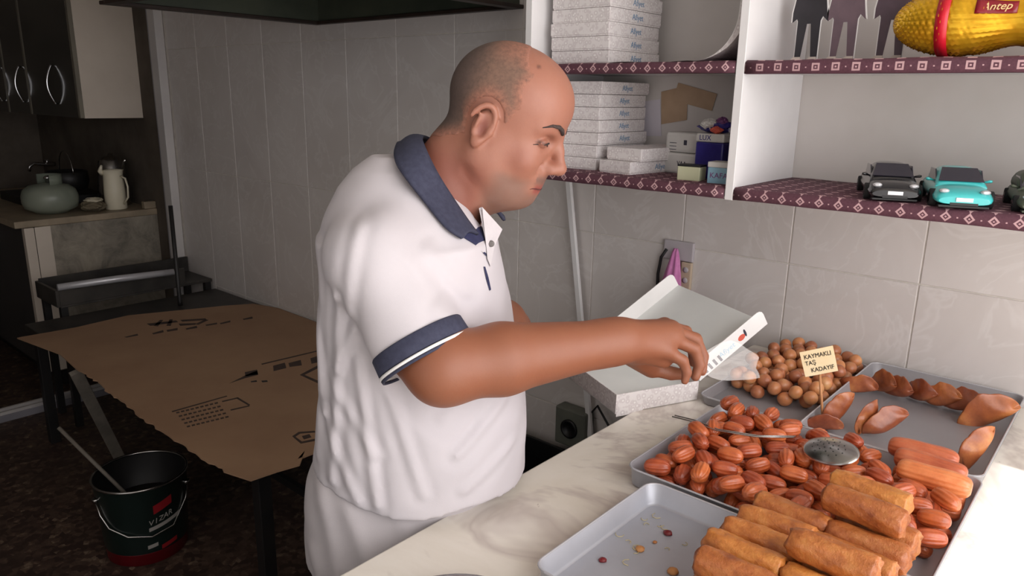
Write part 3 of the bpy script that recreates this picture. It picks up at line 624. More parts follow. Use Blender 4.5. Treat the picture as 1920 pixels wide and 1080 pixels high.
def crumple(name, sx, sy, sz, m, parent, seed, loc=(0, 0, 0)):
    r = random.Random(seed); R = []; ph = [r.uniform(0, 6.28) for _ in range(6)]
    for i in range(11):
        th = PI*i/10; R.append([(loc[0]+sx*math.sin(th)*math.cos(a)*(1+.16*math.sin(4*a+ph[0]+i)+.1*math.sin(7*a+ph[1]-i*2)), loc[1]+sy*math.sin(th)*math.sin(a)*(1+.14*math.sin(5*a+ph[2]+i*1.4)), loc[2]+sz+sz*math.cos(th)*(1+.2*math.sin(3*a+ph[3]+i))) for a in [2*PI*q/26 for q in range(26)]])
    mb = MB(); mb.rings(R, smooth=False); return mb.build(name, m, parent)
crumple('wrapper', .045, .035, .014, MT['bluepack'], sk, 1, (0, 0, 0)); crumple('white_fold', .02, .02, .012, MT['packwhite'], sk, 2, (-.012, -.022, .008)); crumple('red_fold', .014, .014, .008, MT['redink'], sk, 3, (.012, -.03, .0)); crumple('purple_fold', .014, .016, .012, MT['purpleink'], sk, 5, (.014, -.01, .012)); crumple('clear_end', .03, .02, .008, MT['paper'], sk, 4, (.05, 0, .0))
gb = thing('green_carton', 'pale green small carton in front of the blue pack', 'box', (-.452, -.262, SZ), .1); rbox('carton', (.055, .04, .032), MT['greenish'], gb, .002); rbox('dark_lid', (.056, .041, .004), MT['blackpl'], gb, .001, .0321)
kb = thing('blue_carton', 'small light blue carton lettered KAFA at the shelf divider', 'box', (-.372, -.270, SZ), .08); rbox('carton', (.052, .045, .036), MT['lightblue'], kb, .0015); rbox('lid', (.0535, .0465, .012), MT['packwhite'], kb, .0015, .0361)
text('lettering', 'KAFA', .017, MT['purpleink'], kb, frame((0, -.0228, .018), (1, 0, 0), (0, 0, 1)))

# toy cars
def ringsec(x, hw, z0, z1, n=20, p=3.2, top=.86):
    out = []
    for q in range(n):
        a = 2*PI*q/n; ca, sa = math.cos(a), math.sin(a); yy = math.copysign(abs(ca)**(2/p), ca); zz = math.copysign(abs(sa)**(2/p), sa)
        k = 1-(1-top)*max(0, zz); out.append((x, hw*yy*k, (z0+z1)/2+(z1-z0)/2*zz))
    return out
def toycar(name, label, loc, rz, paint, s=1.0, boxy=False, parts=True):
    t = thing(name, label, 'toy car', loc, rz, 'toy cars on the lower right shelf'); L, Wd = .215*s, .044*s
    S = [(-.5, .80, .20, .40), (-.47, .92, .14, .56), (-.38, .99, .12, .66), (-.2, 1.0, .11, .66), (.05, 1.0, .11, .62), (.25, 1.0, .11, .60), (.38, .98, .11, .54), (.46, .93, .12, .44), (.495, .82, .15, .34)]
    hgt = .062*s
    mb = MB(); mb.rings([ringsec(x*L, w*Wd, a*hgt, b*hgt) for x, w, a, b in S]); mb.build('body', paint, t)
    G = [(-.42, .72, .5, .62), (-.3, .80, .5, .86), (-.12, .80, .5, 1.0), (.05, .79, .5, .98), (.16, .82, .5, .78), (.26, .86, .48, .58)] if not boxy else [(-.40, .86, .5, .8), (-.36, .86, .5, 1.05), (-.1, .86, .5, 1.08), (.05, .86, .5, 1.05), (.10, .88, .5, .62)]
    mb = MB(); mb.rings([ringsec(x*L, w*Wd, a*hgt, b*hgt, 20, 3.6, .80) for x, w, a, b in G]); mb.build('cabin', paint, t)
    # windscreen lying just proud of the cabin slope
    A = Vector((.062*L, 0, .955*hgt+.0006)); B = Vector((.235*L, 0, .635*hgt+.0012)) if not boxy else Vector((.098*L, 0, .66*hgt))
    if boxy: A = Vector((.058*L, 0, 1.0*hgt))
    d = (B-A); nn = Vector((-d.z, 0, d.x)); nn = nn if nn.z > 0 else -nn; nn.normalize(); o = A+nn*.0012
    MB().prism([(0, -.60*Wd), (0, .60*Wd), (d.length, .76*Wd), (d.length, -.76*Wd)], -.0006, .0006, frame(o, d, Vector((0, 1, 0)))).build('windscreen', MT['glassd'], t)
    for sy in (-1, 1): MB().prism([(-.28*L, .62*hgt), (.16*L, .62*hgt), (.03*L, .92*hgt), (-.22*L, .90*hgt)], -.001, .0012, Matrix(((1, 0, 0, 0), (0, 0, sy, sy*.775*Wd), (0, 1, 0, 0), (0, 0, 0, 1)))).build('side_window', MT['glassd'], t)
    for sx in (-.31, .31):
        for sy in (-1, 1):
            w = MB(); r = .0145*s; Rn = [[(sx*L+rr*math.cos(a), sy*(Wd*.93)+dy, r+rr*math.sin(a)) for a in [2*PI*q/24 for q in range(24)]] for rr, dy in ((r*.9, -.006), (r, -.005), (r, .005), (r*.9, .006))]
            wo = w.rings(Rn).build('wheel', MT['tyre'], t)
            MB().rings([[(sx*L+rr*math.cos(a), sy*(Wd*.93+.0062)+0, r+rr*math.sin(a)) for a in [2*PI*q/16 for q in range(16)]] for rr in (r*.6, r*.15)]).build('hub', MT['chrome'], wo)
    for sy in (-1, 1):
        c = (.452*L, sy*.66*Wd, .47*hgt); mb = MB(); mb.rings([[(c[0]+k*.004, c[1]+rr*.0085*math.cos(a), c[2]+rr*.0042*math.sin(a)) for a in [2*PI*q/14 for q in range(14)]] for k, rr in ((-1, 1), (.3, .95), (.9, .4))]); mb.build('headlamp', MT['lamp'], t)
        MB().tube([(.10*L, sy*.80*Wd, .62*hgt), (.11*L, sy*1.05*Wd, .66*hgt), (.11*L, sy*1.12*Wd, .66*hgt)], [.0012, .003, .002], 8).build('wing_mirror', paint, t)
    bx('number_plate', (.494*L, -.012*s, .22*hgt), (.503*L, .012*s, .32*hgt), MT['plate'], t, .0004)
    bx('grille', (.488*L, -.020*s, .12*hgt), (.4965*L, .020*s, .19*hgt), MT['blackpl'], t, .0004)
    bx('splitter', (.40*L, -.036*s, .055*hgt), (.49*L, .036*s, .115*hgt), MT['blackpl'] if not boxy else paint, t, .001)
    return t
toycar('toy_car', 'black toy sports car on the lower right shelf', (-.040, -.215, SZ), -1.2, MT['carblack'], 1.08)
toycar('toy_car', 'turquoise toy sports car beside the black one', (.080, -.225, SZ), -1.24, MT['carblue'], 1.1)
toycar('toy_car', 'olive green boxy toy vehicle cut by the right edge of the picture', (.212, -.205, SZ), -1.33, MT['carolive'], 1.0, True)

# cut-out figures on the upper right shelf
def figure(cx, s, m, label, lean=0):
    t = thing('cutout_figure', label, 'cut-out', (cx, -.205, UZ+.0035)); F2 = Matrix(((1, 0, 0, 0), (0, 0, -1, 0), (0, 1, 0, 0), (0, 0, 0, 1)))
    h = .128*s
    suit = [(-.20, .02), (-.10, .02), (-.035, .42), (.035, .42), (.09, .02), (.20, .02), (.20, .45), (.235, .50), (.33, .44), (.30, .55), (.24, .80), (.10, .86), (-.10, .86), (-.24, .80), (-.30, .55), (-.30, .44), (-.22, .48), (-.20, .45)]
    MB().prism([(x*h*.66, y*h) for x, y in suit], -.0008, .0008, F2).build('suit', m, t)
    hd_ = [(.075*h*math.cos(a), .935*h+.085*h*math.sin(a)) for a in [2*PI*q/16 for q in range(16)]]
    MB().prism(hd_, -.0008, .0008, F2).build('head', MT['face'], t)
    for sx in (-.12, .07): MB().prism([((sx-.08)*h, 0), ((sx+.06)*h, 0), ((sx+.06)*h, .045*h), ((sx-.02)*h, .045*h)], -.0011, .0011, F2).build('shoe', MT['shoeprint'], t)
    mb = MB(); mb.prism([(x*h*.72, y*h*1.01-.001) for x, y in suit], -.0006, -.0004, F2); mb.build('white_border', MT['card'], t, 0, (0, .0004, 0))
    return t
figure(atY(1515, 60, -.205)[0], 1.38, MT['suit1'], 'flat cut-out of a person in a black suit, leftmost of the three')
figure(atY(1583, 60, -.205)[0], 1.38, MT['suit2'], 'flat cut-out of a person in a mauve-grey suit, middle of three')
figure(atY(1672, 60, -.205)[0], 1.38, MT['suit3'], 'flat cut-out of a person in a plum suit behind the golden box')
tag(bx('black_strip', (-.245, -.225, UZ), (.0, -.185, UZ+.0032), MT['suit1'], None, .0006), 'dark strip base under the cut-out figures', 'stand')

# golden peanut-shaped box with ribbons
gd = thing('golden_peanut_box', 'golden foil peanut-shaped box with red ribbons on the upper right shelf', 'box', (.142, -.262, UZ+.064), .03)
def prad(s): # s in -1..1
    return max(.0006, .069*(1-abs(s)**3.2)**.55*(1-.30*math.exp(-(s/.28)**2)))
R = []; Lp = .20; n = 130
for i in range(n+1):
    s = -math.cos(PI*i/n); x = s*Lp; r0 = prad(s); ring = []
    for q in range(108):
        a = 2*PI*q/108; d = .0042*max(0, math.sin(x*620+ (PI if int(a*36/(2*PI)) % 2 else 0)))*abs(math.sin(a*18))*min(1, r0/.03)
        seam = -.0012 if abs(math.sin(a)) < .02 else 0
        ring.append((x, (r0+d+seam)*math.cos(a), (r0+d+seam)*math.sin(a)*.92))
    R.append(ring)
mb = MB(); mb.rings(R); mb.build('shell', MT['gold'], gd)
def band(x0, wd, sk, rr=.0015):
    R = []
    for dx in (-wd/2, wd/2):
        ring = []
        for q in range(72):
            a = 2*PI*q/72; x = x0+dx+sk*math.sin(a); r = prad(x/Lp)+.0032+rr*0; ring.append((x, r*math.cos(a), r*math.sin(a)*.93))
        R.append(ring)
    mb = MB(); mb.rings(R, caps=False); o = mb.build('ribbon', MT['ribbon'], gd); md = o.modifiers.new('s', 'SOLIDIFY'); md.thickness = .0008; return o
band(-.108, .020, 0); band(.075, .022, .05)
FL = []
for i in range(9):
    x = -.060+i*.0075; FL.append([(x, -(prad(x/Lp)+.0034)*math.cos(a), (prad(x/Lp)+.0034)*math.sin(a)*.92) for a in [.10, .21, .32, .43, .54]])
lb = MB().add([p for r in FL for p in r], [(i*5+k, (i+1)*5+k, (i+1)*5+k+1, i*5+k+1) for i in range(8) for k in range(4)], True).build('label', MT['redlabel'], gd); md = lb.modifiers.new('s', 'SOLIDIFY'); md.thickness = .0006
rr_ = prad(-.15)+.0042; aa_ = .31
text('lettering', 'Antep', .018, MT['goldink'], lb, frame((-.030, -rr_*math.cos(aa_)-.0030, rr_*math.sin(aa_)*.92), (1, 0, 0), (0, math.sin(aa_), math.cos(aa_))), shear=.3)

# ================================================================== WALL FITTINGS
sk_ = thing('socket_plate', 'grey double socket plate on the tiled wall above the counter', 'socket', (-.605, -.0005, 1.12))
bx('plate', (-.046, -.012, .018), (.046, 0, .072), MT['socket'], sk_, .003); bx('lower_socket', (.012, -.012, -.062), (.044, 0, .016), MT['beige'], sk_, .003)
for z in (-.005, -.035): MB().lathe([(.008, 0), (.008, .002), (.002, .002)], n=16).build('outlet', MT['socket'], sk_, 0, None).matrix_local = Matrix.Translation((.028, -.012, z)) @ Matrix.Rotation(PI/2, 4, 'X')
pc = thing('pink_cloth', 'pink cloth hanging in a cone from the socket plate', 'cloth', (-.60, -.035, 1.178))
R = []
for i in range(15):
    f = i/14; w = .006+.034*f**.8; R.append([(-.012*f+w*math.cos(a)*(1+.12*math.sin(5*a+i*.2)), .018*f**.5*math.sin(a)*(1+.25*math.sin(6*a+1)), -.002-.17*f) for a in [2*PI*q/36 for q in range(36)]])
mb = MB(); mb.rings(R); mb.build('cloth', MT['pink'], pc)
cb_ = MB(); cb_.tube([(-.640, -.012, 1.165), (-.655, -.014, 1.14), (-.662, -.014, 1.09), (-.660, -.014, 1.0), (-.66, -.014, .80), (-.655, -.014, .55)], .0045, 8); tag(cb_.build('power_cable', MT['cable']), 'black cable running down the wall beside the pink cloth', 'cable')
# leaning white strip below the shelf
a0, a1_ = atY(1066, 338, -.03), atY(1092, 640, -.03); dd = (a1_-a0)/np.linalg.norm(a1_-a0); a2_ = a0+dd*(a0[2]-.02)/(-dd[2])
ws = MB(); vx = Vector((1, 0, 0)); zz = Vector(dd); xx = (vx-zz*vx.dot(zz)).normalized(); yy = zz.cross(xx); Fm = Matrix.Identity(4)
for i in range(3): Fm[i][0] = xx[i]; Fm[i][1] = yy[i]; Fm[i][2] = zz[i]; Fm[i][3] = a0[i]
ws.box((-.009, -.006, .0), (.009, .006, float(np.linalg.norm(a2_-a0))), Fm); tag(ws.build('white_strip', MT['white'], None, .0015), 'white plastic strip leaning on the tiles under the shelf', 'strip')
# junction box and dark clutter under the counter end
jc = atY(1075, 800, -.03); jn = thing('junction_box', 'grey wall box with a round socket seen below the counter edge', 'socket box', (jc[0], 0, jc[2]))
rbox('box', (.12, .05, .13), MT['junk'], jn, .006, -.065, (0, -.026, 0)); o = MB().lathe([(.032, 0), (.032, .006), (.024, .008), (.022, .003), (.001, .003)], n=28).build('round_socket', MT['blackpl'], jn); o.matrix_local = Matrix.Translation((0.0, -.0515, 0)) @ Matrix.Rotation(PI/2, 4, 'X')
MB().tube([(.05, -.02, .05), (.09, -.03, .10), (.14, -.03, .04), (.15, -.02, -.2), (.15, -.02, -.48)], .004, 8).build('lead', MT['cable'], jn)
bn = thing('black_crate', 'black plastic crate on the floor between the man and the wall', 'crate', (-1.02, -.2, 0))
mb = MB(); mb.box((-.15, -.15, 0), (.15, .15, .012)); mb.box((-.15, -.15, .012), (-.138, .15, .46)); mb.box((.138, -.15, .012), (.15, .15, .46)); mb.box((-.138, -.15, .012), (.138, -.138, .46)); mb.box((-.138, .138, .012), (.138, .15, .46)); mb.build('shell', MT['blackpl'], bn, .003)

# ================================================================== KITCHEN END
XC = -3.964
uc = thing('wall_cabinet', 'cream kitchen wall cabinet with dark glossy doors at the top left', 'cabinet', (-4.66, -.17, 1.42))
def ub(n, lo, hi, m, bevel=.001, par=None): return bx(n, (lo[0]+4.66, lo[1]+.17, lo[2]-1.42), (hi[0]+4.66, hi[1]+.17, hi[2]-1.42), m, par or uc, bevel)
ub('side_panel', (XC-.018, -.305, 1.42), (XC, -.004, 2.3), MT['cream']); ub('carcass', (-5.4, -.303, 1.425), (XC-.018, -.005, 2.3), MT['cream'])
hx = atY(97, 165, -.345)[0]; hx2 = atY(37, 165, -.345)[0]
for k, (x0, x1, hxx) in enumerate(((-4.695, XC, hx), (-5.10, -4.705, hx2), (-5.4, -5.11, -5.2))):
    dr = ub('door', (x0+.002, -.325, 1.422), (x1-.002, -.306, 2.3), MT['door']); ub('edge_strip', (x1-.028, -.3262, 1.422), (x1-.002, -.3245, 2.3), MT['lead'], 0); 
    ub('edge_strip', (x1-.002, -.325, 1.422), (x1, -.306, 2.3), MT['lead'], 0)
    pts = [(hxx+4.66, -.1555-(.012+.028*math.sin(PI*s)), .07+.20*s) for s in [i/12 for i in range(13)]]
    pts = [(hxx+4.66, -.156, .07)]+pts+[(hxx+4.66, -.156, .27)]
    MB().tube(pts, .0055, 8).build('handle', MT['chrome'], uc)
ks = thing('kitchen_worktop', 'worn brown slab on the kitchen cabinets at the left', 'worktop', (-4.65, -.35, .885))
bx('slab', (-.75, -.365, 0), (.745, .345, .035), MT['slab'], ks, .004); bx('upstand', (.70, .28, .0355), (.735, .345, .075), MT['slab'], ks, .003)
lc = thing('base_cabinet', 'dark kitchen base cabinet with a stained grey side panel', 'cabinet', (-4.65, -.33, 0))
bx('side_panel', (.722, -.295, .10), (.738, .325, .884), MT['panel'], lc, .001); bx('carcass', (-.75, -.29, .10), (.7215, .325, .883), MT['lowdoor'], lc); bx('plinth', (-.75, -.25, 0), (.70, .325, .10), MT['black'], lc)
for k in range(3):
    d_ = bx('door', (-.24+k*.0-.48*k+.002, -.325, .115), (.738-.96*(0)-.48*k-(.0), -.305, .880) if k == 0 else (-.242-.48*(k-1), -.325, .880), MT['lowdoor'], lc, .001) if k < 2 else None
bx('front_stile', (.700, -.345, .105), (.740, -.300, .882), MT['cream'], lc, .002); bx('front_stile', (.7385, -.298, .105), (.742, -.225, .882), MT['cream'], lc, .001)
MB().tube([(.2, -.33, .80), (.2, -.352, .79), (.2, -.352, .70), (.2, -.33, .69)], .005, 8).build('handle', MT['chrome'], lc)
WZ = .9205
gc = thing('gas_bottle', 'squat grey-green camping gas bottle on the kitchen worktop', 'gas bottle', (-4.112, -.475, WZ))
MB().lathe([(.06, 0), (.075, .002), (.09, .012), (.125, .03), (.134, .06), (.134, .095), (.124, .125), (.095, .148), (.04, .158), (.02, .16)], n=40).build('bottle', MT['gas'], gc)
mb = MB(); Rg = []
for r_, z_ in ((.062, .150), (.066, .150), (.066, .205), (.062, .205)): Rg.append([(r_*math.cos(a), r_*math.sin(a), z_) for a in [(-.2+1.25*PI*q/24) for q in range(25)]])
mb.add([p for r_ in Rg for p in r_], [(i*25+q, i*25+q+1, ((i+1) % 4)*25+q+1, ((i+1) % 4)*25+q) for i in range(4) for q in range(24)], True); mb.build('collar', MT['gas'], gc)
MB().lathe([(.012, .158), (.014, .18), (.02, .182), (.02, .192), (.008, .2)], n=16).build('valve', MT['chrome'], gc)
jg = thing('enamel_jug', 'tall cream enamel jug with a thin handle on the kitchen worktop', 'jug', (-4.03, -.175, WZ))
MB().lathe([(.052, 0), (.056, .004), (.055, .10), (.050, .19), (.054, .215), (.056, .218), (.052, .214), (.047, .19), (.05, .02), (.001, .015)], n=36).build('body', MT['enamel'], jg)
MB().tube([(.052, .02, .185), (.085, .03, .175), (.095, .035, .13), (.09, .033, .07), (.054, .02, .03)], .005, 8).build('handle', MT['enamel'], jg)
MB().tube([(-.01, -.05, .20), (.0, -.065, .215), (.008, -.06, .235), (.005, -.055, .245)], [.014, .012, .008, .006], 10).build('spout', MT['enamel'], jg)
kt = thing('steel_kettle', 'steel kettle partly hidden behind the cream enamel jug', 'kettle', (-4.19, -.115, WZ))
MB().lathe([(.08, 0), (.088, .006), (.086, .08), (.072, .20), (.06, .255), (.04, .275), (.015, .283), (.012, .295), (.004, .298)], n=36).build('body', MT['steel'], kt)
MB().tube([(.06, .0, .16), (.10, .02, .20), (.115, .025, .255), (.128, .03, .268)], [.018, .013, .009, .008], 12).build('spout', MT['steel'], kt)
MB().tube([(-.07, -.01, .22), (-.12, -.02, .24), (-.14, -.02, .18), (-.12, -.02, .10), (-.085, -.015, .08)], .007, 8).build('handle', MT['blackpl'], kt)
cl = thing('folded_cloth', 'brown folded cloth with pale edge on the kitchen worktop', 'cloth', (-4.02, -.30, WZ+.003)); crumple('cloth', .07, .06, .028, MT['sponge'], cl, 9); crumple('pale_fold', .06, .045, .012, MT['enamel'], cl, 12, (-.01, .01, .045))
st = thing('gas_stove', 'black gas hob with pan supports in the dark kitchen corner', 'stove', (-4.62, -.30, WZ))
rbox('hob', (.5, .42, .05), MT['blackpl'], st, .006)
for sx in (-.12, .12):
    MB().tube([(sx+.07*math.cos(a), .02+.07*math.sin(a), .062) for a in [2*PI*q/24 for q in range(24)]], .006, 6, True).build('burner_ring', MT['black'], st)
MB().lathe([(.018, 0), (.018, .015), (.01, .02)], n=14).build('knob', MT['chrome'], st, 0, (.2, -.18, .05))
pt = thing('dark_pot', 'dark round pot with wire bail on the gas hob', 'pot', (-4.48, -.26, WZ+.07))
MB().lathe([(.08, 0), (.10, .01), (.115, .06), (.11, .11), (.10, .115), (.105, .06), (.08, .015), (.001, .012)], n=32).build('pot', MT['black'], pt); MB().tube([(.11*math.cos(a), 0, .10+.13*math.sin(a)) for a in [PI*q/16 for q in range(17)]], .004, 6).build('bail', MT['steel'], pt)
fc = thing('tap', 'small chrome tap on the wall of the dark kitchen corner', 'tap', (-5.45, -.006, 1.06))
MB().tube([(0, 0, 0), (0, -.06, .0), (.0, -.13, .01), (.0, -.16, -.01), (0, -.165, -.04)], [.014, .012, .010, .010, .011], 10).build('spout', MT['chrome'], fc); MB().tube([(-.03, -.05, .03), (.03, -.05, .03)], .006, 8).build('cross_handle', MT['chrome'], fc); MB().tube([(0, -.05, 0), (0, -.05, .035)], .007, 8).build('spindle', MT['chrome'], fc)

# ================================================================== LOW BENCH, CARDBOARD, BUCKET
BZ = .565
be = thing('low_bench', 'low dark steel bench along the tiled wall, under the cardboard', 'bench', (-2.4, -.5, 0))
bx('top', (-.88, -.40, BZ-.03), (1.02, .485, BZ), MT['benchtop'], be, .003)
for (x, y) in ((-.84, -.36), (.98, -.36), (-.84, .45), (.98, .45)): bx('leg', (x-.02, y-.02, 0), (x+.02, y+.02, BZ-.031), MT['black'], be, .002)
bx('cross_rail', (-.82, .0, .14), (.96, .02, .17), MT['black'], be); bx('cross_rail', (-.82, .44, .14), (.96, .46, .17), MT['black'], be)
r1, r2 = np.array([-3.30, -.745, .70]), np.array([-3.235, -.245, .70])
snk = thing('metal_basin', 'dark metal basin with a bright aluminium rail, left of the cardboard', 'basin', (-3.42, -.45, 0))
mb = MB(); mb.box((-.17, -.30, .60), (.10, -.285, .68)); mb.box((-.17, .285, .60), (.10, .44, .60+.01)); mb.box((-.17, -.285, .595), (.10, .44, .605)); mb.box((-.17, -.285, .605), (-.155, .44, .69)); mb.box((.085, -.285, .605), (.10, .30, .69)); mb.build('basin', MT['benchtop'], snk, .002)
for (x, y) in ((-.15, -.27), (.08, -.27), (-.15, .42), (.08, .42)): bx('leg', (x-.015, y-.015, 0), (x+.015, y+.015, .595), MT['black'], snk)
o = MB().tube([tuple(r1-np.array([-3.42, -.45, 0])), tuple((r1+r2)/2-np.array([-3.42, -.45, -.003])), tuple(r2-np.array([-3.42, -.45, 0]))], [.016, .017, .016], 10).build('rail', MT['alu2'], snk); lab(o, 'bright crinkled aluminium rail')
rb = atZ(338, 572, BZ+.002); tag(MB().tube([(rb[0], rb[1], BZ+.001), (rb[0], rb[1], BZ+.02), (rb[0]-.0, rb[1], 1.05)], [.012, .010, .010], 10).build('upright_rod', MT['black']), 'thin black upright rod behind the cardboard near the door frame', 'rod')
# cardboard sheet, with torn front edge
CZ = BZ+.004
outl = [atZ(x, y, CZ+.003)[:2] for x, y in ((32, 634), (112, 664), (145, 692), (185, 718), (205, 738), (245, 765), (262, 782), (300, 806), (330, 826), (385, 862), (430, 888), (470, 901), (520, 884), (562, 872), (572, 845))]
outl += [np.array([-1.32, -.80]), np.array([-1.30, -.03])]; outl += [atZ(x, y, CZ+.003)[:2] for x, y in ((540, 574), (475, 570), (420, 574), (350, 581), (240, 592), (140, 615))]
outl = [np.array([p[0], min(p[1], -.006)]) for p in outl]
poly = []; rr = random.Random(8)
for i in range(len(outl)):
    a, b_ = outl[i], outl[(i+1) % len(outl)]; L = np.linalg.norm(b_-a); k = max(1, int(L/.018)) if 2 <= i < 10 else max(1, int(L/.2))
    for j in range(k):
        p = a+(b_-a)*j/k; jit = .005 if 2 <= i < 10 else 0; poly.append((float(p[0]+rr.uniform(-jit, jit)), float(p[1]+rr.uniform(-jit, jit))))
cs_ = thing('cardboard_sheet', 'large brown cardboard sheet with torn edge covering the low bench', 'cardboard', (-2.2, -.5, CZ))
bm = bmesh.new(); vs = [bm.verts.new((x+2.2, y+.5, 0)) for x, y in poly]; f = bm.faces.new(vs); bmesh.ops.triangulate(bm, faces=[f]); ex_ = bmesh.ops.extrude_face_region(bm, geom=list(bm.faces)); bmesh.ops.translate(bm, verts=[v for v in ex_['geom'] if isinstance(v, bmesh.types.BMVert)], vec=(0, 0, .005)); bmesh.ops.recalc_face_normals(bm, faces=bm.faces)
me = bpy.data.meshes.new('sheet'); bm.to_mesh(me); bm.free(); me.materials.append(MT['kraft']); o = bpy.data.objects.new('sheet', me); col.objects.link(o); o.parent = cs_
def ink(n, polys, m=None):
    mb = MB()
    for pl in polys:
        P = [atZ(x, y, CZ+.005) for x, y in pl]; mb.prism([(float(p[0]+2.2), float(p[1]+.5)) for p in P], .0051, .0055)
    o = mb.build(n, m or MT['ink'], cs_); o['kind'] = 'stuff'; return o
ink('printed_row', [[(233, 632), (258, 626), (259, 629), (238, 633)], [(285, 625), (306, 619), (307, 623), (288, 627)], [(312, 619), (333, 615), (333, 619), (314, 622)], [(348, 616), (369, 611), (370, 615), (350, 618)], [(385, 609), (407, 605), (407, 608), (387, 611)], [(412, 606), (432, 601), (432, 604), (414, 608)], [(455, 598), (473, 594), (474, 597), (457, 600)]])
ink('printed_logo', [[(275, 607), (330, 601), (334, 604), (282, 611)], [(288, 611), (300, 600), (306, 600), (296, 612)], [(312, 611), (318, 599), (324, 599), (320, 611)], [(338, 600), (385, 597), (388, 600), (342, 603)], [(384, 599), (391, 600), (372, 609), (366, 608)], [(335, 607), (368, 606), (366, 609), (338, 611)]])
ink('printed_row', [[(430, 719), (462, 703), (482, 695), (484, 703), (460, 709)], [(459, 698), (482, 693), (484, 702), (460, 706)], [(512, 686), (534, 680), (537, 690), (513, 696)], [(541, 681), (564, 675), (566, 685), (543, 688)], [(582, 672), (600, 666), (602, 678), (584, 682)], [(490, 682), (600, 656), (600, 658), (491, 684)]])
ink('printed_hexagon', [[(562, 703), (600, 683), (601, 688), (571, 703)], [(562, 703), (571, 703), (601, 716), (601, 721)]])
ink('printed_badge', [[(548, 818), (560, 810), (590, 808), (592, 811), (563, 813), (554, 819)], [(548, 818), (554, 819), (566, 828), (594, 822), (594, 826), (564, 832)], [(566, 818), (580, 814), (584, 820), (570, 824)]])
mb_ = []
for k in range(5):
    for j in range(9): x = 330+j*9+k*5; y = 773-j*2.2+k*6.5; mb_.append([(x, y), (x+6, y-1.5), (x+7, y+1), (x+1, y+2.5)])
mb_ += [[(322, 771), (425, 742), (426, 743.5), (323, 773)], [(416, 752), (446, 745), (447, 747), (417, 754)], [(446, 745), (469, 759), (467, 761), (443, 747)], [(432, 768), (467, 760), (468, 762), (433, 770)]]
ink('fine_print', mb_)
ink('torn_holes', [[(470, 715), (481, 713), (482, 716), (471, 717)], [(490, 714), (501, 713), (502, 716), (492, 717)]], MT['black'])
# strut and extra leg below the sheet
s0, s1 = atZ(152, 685, CZ-.02), atZ(232, 868, 0.01)
s0 = np.array([s0[0], min(s0[1], -.93), CZ-.04]); s1 = atZ(225, 860, .0); Fd = (s1-s0); ln2 = np.linalg.norm(Fd); zz = Vector(Fd/ln2); xx = Vector((0, 1, 0)); xx = (xx-zz*xx.dot(zz)).normalized(); yy = zz.cross(xx); Fm = Matrix.Identity(4)
for i in range(3): Fm[i][0] = xx[i]; Fm[i][1] = yy[i]; Fm[i][2] = zz[i]; Fm[i][3] = s0[i]
tag(MB().box((-.022, -.012, 0), (.022, .012, float(ln2)), Fm).build('timber_strut', MT['strut'], None, .002), 'weathered grey strut leaning under the left end of the cardboard', 'strut')
# bucket
bk = thing('paint_bucket', 'dark green metal bucket with red base band standing under the bench', 'bucket', (-2.12, -.925, 0))
MB().lathe([(.128, 0), (.130, .002), (.132, .042), (.134, .045)], n=56, caps=True).build('red_band', MT['bucketr'], bk)
MB().lathe([(.134, .0455), (.148, .285), (.150, .29)], n=56, caps=False).build('shell', MT['bucketg'], bk)
MB().lathe([(.147, .286), (.128, .05), (.001, .045)], n=56, caps=False).build('inner_shell', MT['black'], bk)
MB().tube([(.150*math.cos(a), .150*math.sin(a), .290) for a in [2*PI*q/56 for q in range(56)]], .0045, 8, True).build('rim', MT['steel'], bk)
MB().lathe([(.137, .17), (.001, .171)], n=40, caps=True).build('contents', MT['goo'], bk)
tow = Vector((CAM[0]+2.12, CAM[1]+.925, 0)).normalized(); tl_ = math.atan2(tow.y, tow.x)
def bp_(a, z, dr=0.0): r = .134+(.148-.134)*(z-.0455)/(.24)+dr; return (r*math.cos(tl_+a), r*math.sin(tl_+a), z)
MB().tube([bp_(-1.25, .235, .004), bp_(-1.1, .19, .006), bp_(-.85, .15, .006), bp_(-.4, .125, .008), bp_(.1, .112, .008), bp_(.6, .125, .008), bp_(1.1, .19, .006), bp_(1.25, .235, .004)], .003, 8).build('bail_handle', MT['steel'], bk)
for s in (-1.25, 1.25): MB().lathe([(.012, -.006), (.012, .006)], n=14).build('handle_lug', MT['steel'], bk, 0, bp_(s, .24, .002))
def curved(n, a0, a1, z0, z1, m, sk=0.0, dr=.0012):
    V = []
    for i in range(9): a = a0+(a1-a0)*i/8; V += [bp_(a, z0+sk*i/8, dr), bp_(a, z1+sk*i/8, dr)]
    return MB().add(V, [(2*i, 2*i+2, 2*i+3, 2*i+1) for i in range(8)], True).build(n, m, bk)
curved('red_logo', .18, .62, .19, .222, MT['labelred'], .02); curved('white_stripe', .05, .85, .128, .142, MT['label'], .022); curved('white_stripe', -.02, .22, .062, .076, MT['label'], .005); curved('red_stripe', .30, .72, .048, .064, MT['labelred'], .01)
for i, ch in enumerate('VIZAR'):
    a = .10+i*.115; p = Vector(bp_(a, .160+i*.004, .0018)); nx = Vector((math.cos(tl_+a), math.sin(tl_+a), 0)); tx = Vector((-math.sin(tl_+a), math.cos(tl_+a), .05)); text('lettering', ch, .026, MT['label'], bk, frame(p, tx, Vector((0, 0, 1))), shear=.2)
sa, sb_ = atZ(110, 802, .36), None
p1 = atZ(110, 802, .43); rimp = np.array([-2.228, -1.019, .305]); p0 = rimp+(rimp-p1)*(.305-.185)/(p1[2]-.305)
tag(MB().tube([tuple(p0), tuple(p1)], .007, 8).build('stirring_stick', MT['strut']), 'thin stirring stick leaning out of the dark green bucket', 'stick')
